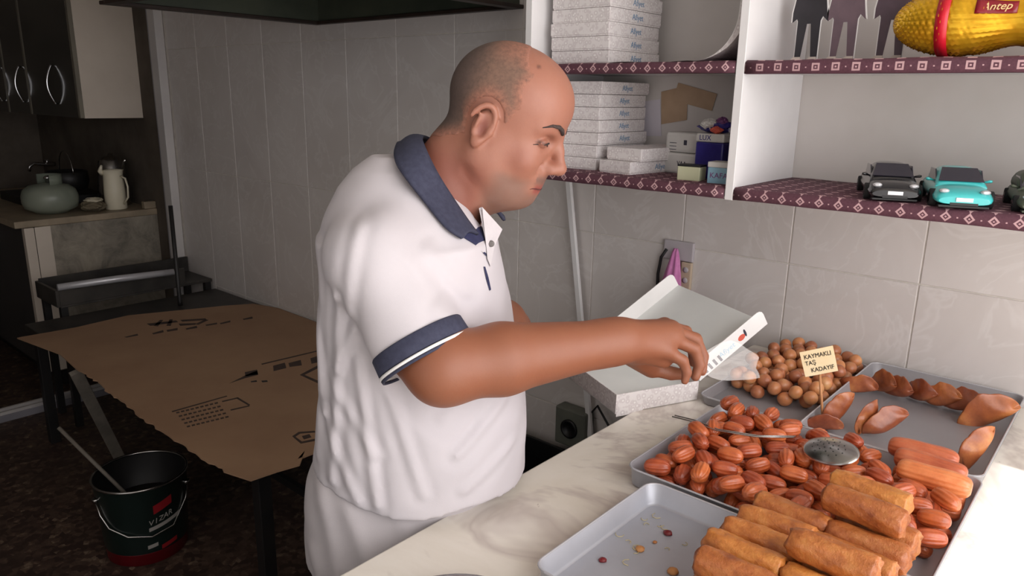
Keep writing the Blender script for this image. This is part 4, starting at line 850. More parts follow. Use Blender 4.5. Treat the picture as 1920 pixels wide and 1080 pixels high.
#PART3
# ================================================================== PERSON (implicit surfaces meshed with surface nets)
PO = np.array([-0.466, -1.023, 0.0]); PU = np.array([0.75604, 0.65452, 0.0]); PW = np.array([0.65452, -0.75604, 0.0])
def toL(P): d = np.asarray(P, float)-PO; return np.array([d@PU, d@PW, d[2]])
def PL(x, y, D): return toL(atD(x, y, D))
class Field:
    def __init__(s, lo, hi, h):
        s.lo = np.array(lo, np.float32); s.h = h; s.n = np.ceil((np.array(hi)-np.array(lo))/h).astype(int)+1
        s.f = np.full(tuple(s.n), 0.05, np.float32)
    def blk(s, lo, hi):
        a = np.clip(np.floor((np.array(lo)-s.lo)/s.h).astype(int), 0, s.n); b = np.clip(np.ceil((np.array(hi)-s.lo)/s.h).astype(int)+1, 0, s.n)
        if np.any(b <= a): return None
        ax = [s.lo[i]+s.h*np.arange(a[i], b[i], dtype=np.float32) for i in range(3)]
        return tuple(slice(a[i], b[i]) for i in range(3)), np.meshgrid(*ax, indexing='ij')
    def op(s, fn, lo, hi, k=0.01, mode='add'):
        m = k+0.012; B = s.blk(np.array(lo)-m, np.array(hi)+m)
        if B is None: return
        sl, (X, Y, Z) = B; d = fn(X, Y, Z).astype(np.float32); f = s.f[sl]
        if mode == 'add': hh = np.clip(k-np.abs(f-d), 0, None)/k; s.f[sl] = np.minimum(f, d)-hh*hh*k*.25
        elif mode == 'sub': d = -d; hh = np.clip(k-np.abs(f-d), 0, None)/k; s.f[sl] = np.maximum(f, d)+hh*hh*k*.25
        elif mode == 'int': hh = np.clip(k-np.abs(f-d), 0, None)/k; s.f[sl] = np.maximum(f, d)+hh*hh*k*.25
    def mesh(s):
        f = s.f; S = f < 0; c = np.zeros(tuple(s.n-1), np.int8)
        for i in (0, 1):
            for j in (0, 1):
                for k in (0, 1): c += S[i:s.n[0]-1+i, j:s.n[1]-1+j, k:s.n[2]-1+k]
        act = (c > 0) & (c < 8); idx = np.argwhere(act); n = len(idx); lut = np.full(act.shape, -1, np.int32); lut[act] = np.arange(n)
        cor = {(i, j, k): f[idx[:, 0]+i, idx[:, 1]+j, idx[:, 2]+k] for i in (0, 1) for j in (0, 1) for k in (0, 1)}
        P = np.zeros((n, 3)); C = np.zeros(n)
        for a in range(3):
            for p in (0, 1):
                for q in (0, 1):
                    o = [p, q]; o.insert(a, 0); e = list(o); e[a] = 1; fa, fb = cor[tuple(o)], cor[tuple(e)]; m = (fa < 0) != (fb < 0)
                    t = np.where(m, fa/np.where(fa-fb == 0, 1, fa-fb), 0); pt = np.tile(np.array(o, float), (n, 1)); pt[:, a] += t
                    P += pt*m[:, None]; C += m
        V = (idx+P/C[:, None])*s.h+s.lo; F = []
        for a in range(3):
            b_, c_ = [x for x in range(3) if x != a]
            sl0 = [slice(0, s.n[i]-1) for i in range(3)]; sl1 = list(sl0); sl1[a] = slice(1, s.n[a])
            A = S[tuple(sl0)]; B = S[tuple(sl1)]; E = np.argwhere(A != B); E = E[(E[:, b_] > 0) & (E[:, c_] > 0)]
            if len(E) == 0: continue
            inside = A[E[:, 0], E[:, 1], E[:, 2]]
            def L(db, dc): q = E.copy(); q[:, b_] -= db; q[:, c_] -= dc; return lut[q[:, 0], q[:, 1], q[:, 2]]
            q = np.stack([L(0, 0), L(1, 0), L(1, 1), L(0, 1)], 1); flip = inside if a != 1 else ~inside
            q[flip] = q[flip][:, ::-1]; F.append(q)
        F = np.concatenate(F); F = F[(F >= 0).all(1)]; return V, F
def sm_mesh(V, F, it=2, lam=.5):
    e = np.concatenate([F[:, [0, 1]], F[:, [1, 2]], F[:, [2, 3]], F[:, [3, 0]]]); e = np.concatenate([e, e[:, ::-1]])
    cnt = np.bincount(e[:, 0], minlength=len(V))[:, None]
    for _ in range(it):
        S = np.stack([np.bincount(e[:, 0], weights=V[e[:, 1], i], minlength=len(V)) for i in range(3)], 1)/np.maximum(cnt, 1); V = V+(S-V)*lam
    return V
def npmesh(name, V, F, m, parent, colors=None, origin=PO):
    W = PO+V[:, :1]*PU+V[:, 1:2]*PW+V[:, 2:3]*np.array([0, 0, 1.0]); W = W-origin; F = F[:, ::-1]
    me = bpy.data.meshes.new(name); me.vertices.add(len(W)); me.vertices.foreach_set('co', W.astype(np.float32).ravel())
    me.loops.add(F.size); me.loops.foreach_set('vertex_index', F.astype(np.int32).ravel()); me.polygons.add(len(F)); me.polygons.foreach_set('loop_start', np.arange(0, F.size, 4, dtype=np.int32))
    try: me.polygons.foreach_set('loop_total', np.full(len(F), 4, np.int32))
    except Exception: pass
    me.update(calc_edges=True); me.validate(); me.polygons.foreach_set('use_smooth', np.ones(len(me.polygons), bool))
    if colors is not None:
        ca = me.color_attributes.new('Col', 'FLOAT_COLOR', 'POINT'); ca.data.foreach_set('color', np.concatenate([colors, np.ones((len(W), 1))], 1).astype(np.float32).ravel())
    me.materials.append(m); o = bpy.data.objects.new(name, me); col.objects.link(o); o.parent = parent; return o
def cone(a, b, ra, rb):
    a = np.array(a, float); b = np.array(b, float); ab = b-a; L2 = ab@ab
    def fn(X, Y, Z):
        t = np.clip(((X-a[0])*ab[0]+(Y-a[1])*ab[1]+(Z-a[2])*ab[2])/L2, 0, 1)
        return np.sqrt((X-a[0]-t*ab[0])**2+(Y-a[1]-t*ab[1])**2+(Z-a[2]-t*ab[2])**2)-(ra+(rb-ra)*t)
    r = max(ra, rb); return fn, np.minimum(a, b)-r, np.maximum(a, b)+r
def ell(c, r, R=None):
    c = np.array(c, float); r = np.array(r, float)
    def fn(X, Y, Z):
        x, y, z = X-c[0], Y-c[1], Z-c[2]
        if R is not None: x, y, z = (R[0][0]*x+R[0][1]*y+R[0][2]*z, R[1][0]*x+R[1][1]*y+R[1][2]*z, R[2][0]*x+R[2][1]*y+R[2][2]*z)
        k0 = np.sqrt((x/r[0])**2+(y/r[1])**2+(z/r[2])**2); k1 = np.sqrt((x/r[0]**2)**2+(y/r[1]**2)**2+(z/r[2]**2)**2)
        return k0*(k0-1)/np.maximum(k1, 1e-6)
    m = max(r); return fn, c-m, c+m
def loft(tab, lo_z, hi_z, pw=2.3):
    T = np.array(tab)
    def fn(X, Y, Z):
        o = np.argsort(T[:, 0]); zz = Z; cu = np.interp(zz, T[o, 0], T[o, 1]); ru = np.interp(zz, T[o, 0], T[o, 2]); rw = np.interp(zz, T[o, 0], T[o, 3])
        d = (np.abs((X-cu)/ru)**pw+np.abs(Y/rw)**pw)**(1/pw); d = (d-1)*np.minimum(ru, rw)
        return np.maximum(d, np.maximum(lo_z-Z, Z-hi_z))
    return fn, np.array([T[:, 1].min()-T[:, 2].max(), -T[:, 3].max(), lo_z]), np.array([T[:, 1].max()+T[:, 2].max(), T[:, 3].max(), hi_z])

# ---- head frame: forward, left, up in body-local coordinates
HC = np.array([.060, .0, 1.532]); psi, th = math.radians(-9), math.radians(21)
hf = np.array([math.cos(psi)*math.cos(th), -math.sin(psi)*math.cos(th), -math.sin(th)]); hl = np.array([-math.sin(psi), -math.cos(psi), 0]); hu = np.array([math.cos(psi)*math.sin(th), -math.sin(psi)*math.sin(th), math.cos(th)])
HR = np.array([hf, hl, hu])
def hp_(p): return HC+(p[0]*hf+p[1]*hl+p[2]*hu)/100
def Hell(c, r, pitch=0, yaw=0):
    R = HR
    if pitch or yaw:
        cp, sp_ = math.cos(math.radians(pitch)), math.sin(math.radians(pitch)); cy, sy = math.cos(math.radians(yaw)), math.sin(math.radians(yaw))
        R = np.array([[cp, 0, -sp_], [0, 1, 0], [sp_, 0, cp]]) @ np.array([[cy, sy, 0], [-sy, cy, 0], [0, 0, 1]]) @ HR
    return ell(hp_(c), np.array(r)/100, R)
def Hcone(a, b, ra, rb): return cone(hp_(a), hp_(b), ra/100, rb/100)
h = .003
Bd = Field((-.27, -.36, .80), (.47, .30, 1.69), h)
def A(prim, k=.01, mode='add', F_=None): (F_ or Bd).op(prim[0], prim[1], prim[2], k, mode)
def build_head(F_):
    a = lambda p, k=.01, mode='add': A(p, k, mode, F_)
    a(Hell((1.1, 0, 4.6), (9.1, 7.5, 8.1))); a(Hell((4.6, 0, 5.4), (6.0, 6.3, 5.6)), .03)
    a(Hell((3.6, 0, -2.4), (6.6, 6.2, 7.6)), .03)
    for s in (1, -1):
        a(Hcone((.6, s*5.5, -5.4), (6.6, s*2.5, -8.6), 1.7, 1.5), .03)
        a(Hell((6.9, s*3.9, -2.6), (2.2, 2.2, 2.3)), .02); a(Hell((1.5, s*5.0, -3.5), (3.4, 2.0, 4.0)), .02)
    a(Hell((8.0, 0, -8.1), (2.3, 2.5, 1.8)), .02); a(Hell((5.2, 0, -8.0), (4.0, 3.6, 1.7)), .02)
    a(Hell((8.0, 0, -5.4), (2.5, 3.2, 2.6)), .02)
    for s in (1, -1):
        a(Hcone((9.4, s*.9, 3.1), (7.6, s*4.6, 2.9), 1.05, .9), .012)
        a(Hell((9.6, s*3.6, 1.0), (1.25, 2.0, 1.1)), .008, 'sub')
        a(Hell((7.85, s*3.6, .95), (1.28, 1.5, 1.15)), .002)
        for t0, t1 in zip([i/6 for i in range(6)], [(i+1)/6 for i in range(6)]):   # upper lid arc
            f1 = lambda t: (7.95+1.36*math.cos((t-.5)*1.9), s*(3.6+1.7*math.sin((t-.5)*2.2)), 1.25-.55*abs(t-.5)**1.2*1.3)
            a(Hcone(f1(t0), f1(t1), .26, .26), .004)
            f2 = lambda t: (7.9+1.28*math.cos((t-.5)*1.9), s*(3.6+1.65*math.sin((t-.5)*2.2)), .42+.3*abs(t-.5))
            a(Hcone(f2(t0), f2(t1), .22, .22), .004)
        a(Hcone((8.9, s*2.0, -.7), (8.2, s*4.2, -.9), .35, .3), .01)       # under-eye bag
    a(Hcone((9.9, 0, 2.6), (11.2, 0, .2), .75, .72), .012); a(Hcone((11.2, 0, .2), (12.35, 0, -1.9), .72, .82), .008); a(Hell((12.25, 0, -2.35), (1.15, 1.15, .95)), .008)
    a(Hell((10.6, 0, -2.6), (1.6, 1.5, .9)), .01)
    for s in (1, -1):
        a(Hell((11.05, s*1.35, -2.75), (1.15, .62, .85)), .006); a(Hell((11.2, s*.72, -3.5), (.55, .32, .45)), .003, 'sub')
        a(Hcone((9.6, s*2.6, -2.6), (8.3, s*3.6, -5.6), .28, .22), .008, 'sub')     # nasolabial fold
    for s in (1, -1): a(Hcone((-.2, s*7.0, -7.4), (4.6, s*4.3, -11.4), .9, .9), .012, 'sub')
    a(Hell((9.4, 0, -4.4), (1.3, 2.3, 1.3)), .012)
    for t in range(6):
        y0, y1 = -2.4+.8*t, -1.6+.8*t; g = lambda y: 9.95-.30*(y/1.2)**2
        a(Hcone((g(y0), y0, -5.75-.06*y0*y0), (g(y1), y1, -5.75-.06*y1*y1), .42, .42), .006)
        a(Hcone((g(y0)-.25, y0*.9, -6.75+.04*y0*y0), (g(y1)-.25, y1*.9, -6.75+.04*y1*y1), .46, .46), .006)
    for t in range(8):
        y0, y1 = -2.8+.7*t, -2.1+.7*t; g = lambda y: 10.40-.30*(y/1.2)**2
        a(Hcone((g(y0), y0, -6.22), (g(y1), y1, -6.22), .11, .11), .003, 'sub')
    a(Hell((9.7, 0, -7.55), (.6, 1.6, .35)), .01, 'sub')
    for s in (1, -1):   # ears
        e = lambda t, ry=1.72, rz=2.85: (-.15+ry*math.cos(t)+.35*math.sin(t), s*(8.15-.32*math.cos(t)*1.6), .3+rz*math.sin(t))
        a(Hell((-.1, s*7.55, .0), (1.5, .55, 2.4), 8), .006); 
        N_ = 14
        for i in range(N_):
            t0, t1 = -1.9+ -(4.1)*(i/N_)+4.6, -1.9-(4.1)*((i+1)/N_)+4.6
            p, q = e(t0+.2), e(t1+.2); w0 = .36
            a(Hcone((p[0], p[1]+s*.1, p[2]), (q[0], q[1]+s*.1, q[2]), w0, w0), .004)
        a(Hell((-.1, s*8.05, -2.35), (.8, .42, .95)), .006)
        a(Hell((.25, s*8.3, -.2), (.75, .55, 1.35), 8), .004, 'sub'); a(Hell((.2, s*8.3, 1.5), (.6, .35, .7)), .004, 'sub')
        a(Hcone((-.9, s*8.1, -1.2), (-.6, s*8.2, 1.7), .26, .24), .003); a(Hell((1.35, s*7.75, -.5), (.5, .4, .6)), .004)
def neck(F_):
    a = lambda p, k=.01, mode='add': A(p, k, mode, F_)
    a(cone((-.048, 0, 1.395), (.040, 0, 1.520), .068, .050), .02); a(cone((-.030, 0, 1.40), (.075, 0, 1.455), .050, .048), .03)
    for s in (1, -1): a(cone((.04, s*.055, 1.50), (.030, s*.018, 1.365), .014, .012), .012)
build_head(Bd); neck(Bd)
# ---- trunk
A(ell((-.065, 0, 1.27), (.125, .155, .17)), .02); A(ell((-.055, 0, 1.05), (.145, .155, .18)), .03); A(ell((-.09, 0, .90), (.13, .15, .10)), .03)
for s in (1, -1): A(cone((-.075, 0, 1.375), (-.090, s*.15, 1.345), .048, .045), .03)
# ---- right arm (near the camera)
SHR = np.array([-.095, .155, 1.340]); ELR = PL(832, 690, .945); WRR = PL(1155, 640, 1.04)
MR = ELR+(WRR-ELR)*.32
AM_ = np.array([-.024, .196, 1.236]); A(cone(SHR, AM_, .050, .049), .02); A(cone(AM_, ELR, .047, .046), .02); A(ell(ELR, (.049, .045, .048)), .02); A(cone(ELR, MR, .0475, .050), .015); A(cone(MR, WRR, .050, .0315), .012)
A(cone(WRR-(WRR-ELR)*.08, WRR+(WRR-ELR)*.05, .0295, .028), .02)
mcp = [PL(1246, 610, 1.115), PL(1256, 618, 1.092), PL(1258, 634, 1.070), PL(1248, 656, 1.052)]
pip = [PL(1286, 622, 1.135), PL(1304, 636, 1.108), PL(1302, 654, 1.078), PL(1280, 676, 1.055)]
dip = [PL(1298, 652, 1.135), PL(1318, 668, 1.108), PL(1312, 684, 1.078), PL(1288, 698, 1.056)]
tip = [PL(1300, 680, 1.13), PL(1316, 696, 1.10), PL(1304, 706, 1.074), PL(1284, 714, 1.054)]
for p in mcp: A(cone(WRR, p, .019, .0125), .014)
A(cone(WRR, (mcp[1]+mcp[2])/2, .026, .017), .02)
fr = [.0098, .0102, .0098, .0086]
for i in range(4):
    A(cone(mcp[i], pip[i], fr[i]+.001, fr[i]), .006); A(cone(pip[i], dip[i], fr[i], fr[i]-.0012), .003); A(cone(dip[i], tip[i], fr[i]-.0012, fr[i]-.0024), .003)
th0, th1, th2, th3 = PL(1180, 660, 1.10), PL(1222, 690, 1.13), PL(1258, 700, 1.128), PL(1284, 702, 1.118)
A(cone(WRR, th1, .020, .0145), .014); A(cone(th0, th1, .020, .013), .01); A(cone(th1, th2, .013, .011), .004); A(cone(th2, th3, .011, .009), .003)
A(cone(PL(1200, 660, 1.06), PL(1245, 676, 1.07), .016, .012), .016)
# ---- left arm, reaching to hold the box
SHL = np.array([-.100, -.165, 1.340]); ELL = np.array([.030, -.200, 1.185]); 
BW = lambda a, b, c: toL(np.array(N)+np.array(Q(a, b, c)))
WRL = BW(.04, Ll+.055, -.01)
ML = ELL+(WRL-ELL)*.3
A(cone(SHL, ELL, .050, .043), .02); A(cone(ELL, ML, .045, .047), .015); A(cone(ML, WRL, .047, .029), .012)
hb = [BW(.055+.022*i, Ll+.012, -.018) for i in range(4)]; hm = [BW(.05+.024*i, Ll-.025, -.016) for i in range(4)]; ht = [BW(.052+.024*i, Ll-.055, -.0125) for i in range(4)]
for i in range(4): A(cone(WRL, hb[i], .020, .0125), .014); A(cone(hb[i], hm[i], .0105, .0095), .005); A(cone(hm[i], ht[i], .0095, .0078), .003)
tb = BW(.03, Ll+.022, .012); A(cone(WRL, tb, .020, .013), .012); A(cone(tb, BW(.045, Ll+.012, .045), .0125, .011), .004); A(cone(BW(.045, Ll+.012, .045), BW(.06, Ll-.012, .054), .011, .0085), .003)
V, F = Bd.mesh(); V = sm_mesh(V, F, 1, .4)
Hh = (V-HC) @ HR.T*100   # head coordinates, cm
n_ = len(V); base = np.array(lin((158, 106, 87))); arm = np.array(lin((140, 86, 61))); C = np.tile(base, (n_, 1))
def sstep(x, a, b): t = np.clip((x-a)/(b-a), 0, 1); return t*t*(3-2*t)
def blend(C, c, w): return C*(1-w[:, None])+np.array(lin(c))*w[:, None]
hx_, hy_, hz_ = Hh[:, 0], Hh[:, 1], Hh[:, 2]; ishead = sstep(V[:, 2], 1.36, 1.42)*(V[:, 1] < .12)*(V[:, 0] < .26)
C = C*ishead[:, None]+arm*(1-ishead[:, None])
C = blend(C, (124, 66, 54), ishead*sstep(-hz_, 3, 8)*sstep(-hx_, -5, -1)*.65)             # ruddy neck
C = blend(C, (144, 82, 66), ishead*sstep(-np.hypot(hx_-6.5, hz_+2.5), -3.2, -.5)*.3)
stub = ishead*sstep(hx_-.35*np.abs(hy_), .2, 3.5)*sstep(-hz_, 4.4, 6.2)*(1-np.exp(-((np.hypot(hx_-10, hz_+6.2))/1.1)**2))
C = blend(C, (112, 92, 82), stub*.62); mous = ishead*np.exp(-((hz_+4.7)/.75)**2)*sstep(hx_, 8.2, 9.4)*(np.abs(hy_) < 3.0); C = blend(C, (92, 76, 70), mous*.65)
lipw = ishead*np.exp(-((hz_+6.25)/.75)**4)*sstep(hx_, 8.0, 8.8)*sstep(-np.abs(hy_), -3.0, -2.3); C = blend(C, (148, 72, 66), lipw*.85)
slit = ishead*np.exp(-((hz_+6.22)/.16)**2)*sstep(hx_, 8.6, 9.2)*sstep(-np.abs(hy_), -2.9, -2.3); C = blend(C, (96, 44, 42), slit*.8)
eyel = ishead*np.exp(-(((hz_-.85)/.28)**2))*sstep(hx_, 6.8, 7.6)*(np.abs(np.abs(hy_)-3.6) < 1.7); C = blend(C, (70, 44, 40), eyel*.75)
earin = ishead*np.exp(-(((hx_-.25)/.75)**2+((hz_+.1)/1.5)**2)**2)*(np.abs(hy_) > 7.3)*(np.abs(hy_) < 8.25); C = blend(C, (120, 60, 52), earin*.7)
mole = ishead*np.exp(-(((hx_-4.2)/.3)**2+((hz_-10.6)/.3)**2)**2)*(hy_ < -2); C = blend(C, (92, 60, 50), mole*.8)
pe = thing('person', 'man in a white polo shirt with navy collar and cuffs, head bent over the counter', 'person', PO)
body = npmesh('body', V, F, MT['skin'], pe, C)
# ---- cropped hair shell
Hf = Field(tuple(HC-.14), tuple(HC+np.array([.13, .13, .16])), .0035)
build_head(Hf); neck(Hf); Hf.f -= .0014
def hairmask(X, Y, Z):
    x, y, z = [(HR[i][0]*(X-HC[0])+HR[i][1]*(Y-HC[1])+HR[i][2]*(Z-HC[2]))*100 for i in range(3)]
    front = 5.6-.05*(z-7)**2*0+.0*z                       # receding hair line
    lim = np.where(z > 9.5, 3.5-(z-9.5)*.6, np.where(z > 4, 3.6+.35*np.abs(z-7), 3.0+(z-1)*.35))
    d = np.maximum(x-lim, -(z+1.0-.55*x)*.8)               # in front of the line, or below the nape line
    d = np.maximum(d, -(z+6.0)); ear = 3.3-np.sqrt(((x-.0)/.85)**2+((z-.4)/1.15)**2)
    d = np.maximum(d, np.where(np.abs(y) > 5.5, ear, -9)); return d/100
sl = Hf.blk(Hf.lo, Hf.lo+Hf.h*Hf.n); msk = hairmask(*sl[1]); full = Hf.f.copy(); Hf.f = np.maximum(np.maximum(Hf.f, msk.astype(np.float32)), -(full+.010))
V2, F2 = Hf.mesh(); V2 = sm_mesh(V2, F2, 1, .4); H2 = (V2-HC) @ HR.T*100
X2 = hairmask(V2[:, 0], V2[:, 1], V2[:, 2])*100; dens = sstep(-X2, .0, 2.2)*(1-.75*sstep(H2[:, 2], 8.5, 12.0)*sstep(H2[:, 0], -5, 0)); back = sstep(-H2[:, 0], 1, 6)
C2 = np.tile(base, (len(V2), 1)); C2 = blend(C2, (116, 92, 78), dens*.85); C2 = blend(C2, (80, 69, 66), dens*back*.8)
lab(npmesh('hair', V2, F2, MT['hair'], pe, C2), 'closely cropped grey-brown hair, thin on top')
# ---- eyebrows and eyes
mk_ = Hh[:, 2] > -14; hbv = BVHTree.FromPolygons([tuple(v) for v in V], [tuple(f) for f in F[mk_[F].all(1)].tolist()])
def onhead(y, z, lift=0.0):
    o = hp_((18, y*1.5, z)); q = hp_((6, y*.9, z)); dd = Vector(q-o).normalized(); r = hbv.ray_cast(Vector(o), dd); return np.array(r[0]-dd*lift)
for s in (-1, 1):
    pts = [onhead(s*a_, b_, l_) for a_, b_, l_ in ((1.5, 2.9, .001), (2.3, 3.4, .0018), (3.3, 3.8, .0015), (4.5, 3.7, .0008), (5.8, 3.0, .0002))]
    P3 = [tuple((p[0]*PU+p[1]*PW+np.array([0, 0, p[2]]))) for p in pts]; MB().tube(P3, [.0030, .0036, .0032, .0022, .0008], 8).build('eyebrow', MT['brow'], pe)
    lash = [onhead(s*a_, b_, .0004) for a_, b_ in ((1.9, .35), (2.4, .75), (3.1, 1.0), (3.8, 1.0), (4.5, .8), (5.1, .4), (5.6, .2))]
    MB().tube([tuple(p[0]*PU+p[1]*PW+np.array([0, 0, p[2]])) for p in lash], [.0006, .0013, .0017, .0017, .0013, .0009, .0004], 6).build('eyelashes', MT['brow'], pe)
    ml = [onhead(s*a_, b_, -.0001) for a_, b_ in ((.05, -6.25), (.7, -6.25), (1.4, -6.2), (2.1, -6.15), (2.7, -6.2), (3.1, -6.4))]
    MB().tube([tuple(p[0]*PU+p[1]*PW+np.array([0, 0, p[2]])) for p in ml], [.0009, .0011, .0011, .0012, .001, .0004], 6).build('lip_line', MT['lipline'], pe)
    c = hp_((7.92, s*3.6, .92)); cw = c[0]*PU+c[1]*PW+np.array([0, 0, c[2]])
    ey = MB(); ey.rings([[(cw[0]+.0128*math.sin(t)*math.cos(a), cw[1]+.0128*math.sin(t)*math.sin(a), cw[2]+.0128*math.cos(t)) for a in [2*PI*q/20 for q in range(20)]] for t in [PI*i/12 for i in range(13)]]); eo = ey.build('eye', MT['eyewhite'], pe)
    g = hp_((9.02, s*3.7, .74)); gw = g[0]*PU+g[1]*PW+np.array([0, 0, g[2]]); ir = MB(); ir.rings([[(gw[0]+.0048*math.sin(t)*math.cos(a), gw[1]+.0048*math.sin(t)*math.sin(a), gw[2]+.0042*math.cos(t)) for a in [2*PI*q/14 for q in range(14)]] for t in [PI*i/8 for i in range(9)]]); ir.build('iris', MT['iris'], eo)

# ---- polo shirt
Sf = Field((-.29, -.29, .93), (.20, .30, 1.56), .004)
tab = [(.93, -.058, .178, .184), (.98, -.056, .176, .184), (1.04, -.051, .172, .184), (1.10, -.050, .167, .181), (1.18, -.055, .158, .176), (1.26, -.060, .148, .174), (1.32, -.065, .140, .176), (1.36, -.070, .138, .18), (1.40, -.078, .116, .150), (1.435, -.086, .092, .115), (1.462, -.088, .066, .085), (1.485, -.086, .035, .05)]
A(loft(tab, .93, 1.482), .01, 'add', Sf)
for s, EL in ((1, ELR), (-1, ELL)):
    SH = np.array([-.098, s*.150, 1.345]); d = np.array([-.030, s*.196, 1.238])-SH; d = d/np.linalg.norm(d); E = SH+d*.155
    A(cone((-.085, s*.08, 1.375), SH, .056, .060), .04, 'add', Sf); A(cone(SH, E, .062, .0665), .035, 'add', Sf)
    for dd_, r_ in ((.165+.08, .085),):   # cut the sleeve end flat
        def cut(X, Y, Z, d=d, SH=SH): t = (X-SH[0])*d[0]+(Y-SH[1])*d[1]+(Z-SH[2])*d[2]; q = np.sqrt(np.maximum((X-SH[0])**2+(Y-SH[1])**2+(Z-SH[2])**2-t*t, 0)); return np.maximum(.148-t, q-.095)
        c0 = SH+d*.22; A((cut, c0-.1, c0+.1), .002, 'sub', Sf)
    A(cone(SH+d*.120, SH+d*.2, .054, .0595), .006, 'sub', Sf) if s == 1 else None
    if s == 1: CUFF = (SH, d)
# torso restored where the sleeve cut bit into it
A(loft(tab[:9], .93, 1.36), .012, 'add', Sf)
# neck opening
A(cone((-.035, 0, 1.44), (.10, 0, 1.60), .060, .075), .008, 'sub', Sf); A(ell((.040, .012, 1.395), (.052, .030, .045)), .008, 'sub', Sf)
ridges = [((-.19, 1.36), (-.21, 1.02), .004), ((-.15, 1.30), (-.175, 1.00), .006), ((-.125, 1.20), (-.10, .98), .006), ((-.08, 1.17), (-.03, 1.0), .004), ((-.17, 1.16), (-.10, 1.06), .004), ((-.19, 1.1), (-.13, .98), .005), ((.09, 1.13), (.02, 1.06), .005), ((.10, 1.05), (.03, 1.0), .004), ((.06, 1.17), (.0, 1.12), .003), ((-.11, 1.40), (-.13, 1.28), .004), ((-.02, 1.37), (.03, 1.30), .003), ((.0, 1.30), (.07, 1.22), .003), ((-.13, 1.25), (-.16, 1.18), .005), ((-.21, 1.26), (-.19, 1.10), .004)]
sl_, (X, Y, Z) = Sf.blk(Sf.lo, Sf.lo+Sf.h*Sf.n)
for (a0_, a1__), (b0, b1), am in ridges:
    L2 = (b0-a0_)**2+(b1-a1__)**2; t = np.clip(((X-a0_)*(b0-a0_)+(Z-a1__)*(b1-a1__))/L2, 0, 1); dd_ = np.sqrt((X-a0_-t*(b0-a0_))**2+(Z-a1__-t*(b1-a1__))**2)
    side = np.clip(Y/.06, 0, 1); Sf.f[sl_] -= (am*.6*np.exp(-(dd_/.008)**2)*side).astype(np.float32); Sf.f[sl_] += (am*.5*np.exp(-((dd_-.014)/.008)**2)*side).astype(np.float32)
Sf.f[sl_] += (0.0013*np.sin(X*38+Z*21+Y*9)*np.sin(Z*17-Y*26)+.0012*np.sin(X*70-Z*44)*np.sin(Y*50+Z*20)).astype(np.float32)
hem = .962+.02*np.clip((-.12-X)/.1, 0, 1)+.006*np.sin(X*30); Sf.f[sl_] = np.maximum(Sf.f[sl_], (hem-Z).astype(np.float32))
V3, F3 = Sf.mesh(); V3 = sm_mesh(V3, F3, 3, .5)
C3 = np.tile(np.array(lin((198, 192, 196))), (len(V3), 1))
shirt = npmesh('polo_shirt', V3, F3, MT['shirt'], pe, C3); lab(shirt, 'white short-sleeved polo shirt')
bv = BVHTree.FromPolygons([tuple(PO+v[0]*PU+v[1]*PW+np.array([0, 0, v[2]])) for v in V3], [tuple(f) for f in F3.tolist()])
def wl(p): p = np.asarray(p); return tuple(float(c) for c in (p[0]*PU+p[1]*PW+np.array([0, 0, p[2]])))   # local frame -> person-parented coordinates
# seams
SH, d = CUFF; xax = np.cross(d, [0, 0, 1.0]); xax /= np.linalg.norm(xax); yax = np.cross(d, xax)
def cring(t, r): return [wl(SH+d*t+(xax*math.cos(a)+yax*math.sin(a))*r) for a in [2*PI*q/48 for q in range(48)]]
def cr3(*q): return [cring(t, r) for t, r in q]
MB().rings(cr3((0.1240, .0675), (0.1260, .0690), (0.1480, .0705), (0.1500, .0685), (0.1470, .0665), (0.1240, .0655)), caps=False, closed=True).build('sleeve_cuff', MT['navy'], shirt)
MB().rings(cr3((0.1505, .0685), (0.1505, .0712), (0.1545, .0712), (0.1545, .0685)), caps=False, closed=True).build('cuff_piping', MT['card'], shirt)
MB().rings(cr3((0.1550, .0675), (0.1550, .0705), (0.1590, .070), (0.1590, .0675)), caps=False, closed=True).build('cuff_edge', MT['navy'], shirt)
# collar: inner (stand) and outer (leaf) edges from near tip round the back to the far tip
inn = [PL(896, 440, 1.115), PL(874, 410, 1.10), PL(846, 368, 1.085), PL(818, 322, 1.085), PL(800, 285, 1.105), PL(792, 262, 1.15), PL(800, 258, 1.20), PL(822, 275, 1.24), PL(860, 330, 1.255), PL(895, 372, 1.25), PL(915, 384, 1.235), PL(921, 392, 1.23)]
out = [PL(866, 446, 1.095), PL(836, 425, 1.075), PL(795, 376, 1.05), PL(760, 332, 1.055), PL(740, 300, 1.09), PL(742, 276, 1.15), PL(752, 268, 1.21), PL(785, 285, 1.27), PL(850, 345, 1.30), PL(905, 385, 1.285), PL(940, 402, 1.26), PL(946, 414, 1.255)]
def crv(P, n=60):
    P = [np.array(p) for p in P]; o = []
    for i in range(n+1):
        t = i/n*(len(P)-1); k = min(int(t), len(P)-2); f = t-k; p0, p1, p2, p3 = P[max(k-1, 0)], P[k], P[k+1], P[min(k+2, len(P)-1)]
        o.append(.5*(2*p1+(p2-p0)*f+(2*p0-5*p1+4*p2-p3)*f*f+(3*p1-p0-3*p2+p3)*f**3))
    return o
def lift_(p, l):
    w = PO+p[0]*PU+p[1]*PW+np.array([0, 0, p[2]]); r = Vector(w-CAM); L = r.length; r.normalize(); hh = bv.ray_cast(Vector(CAM), r)
    return toL(np.array(hh[0]-r*l)) if hh[0] is not None and hh[3] < L+l else p
out = [lift_(p, .012) if i < 5 else p for i, p in enumerate(out)]; inn = [lift_(p, .008) if i < 4 else p for i, p in enumerate(inn)]
ci, co = crv(inn), crv(out); V_ = []; Fc = []; W_ = 8
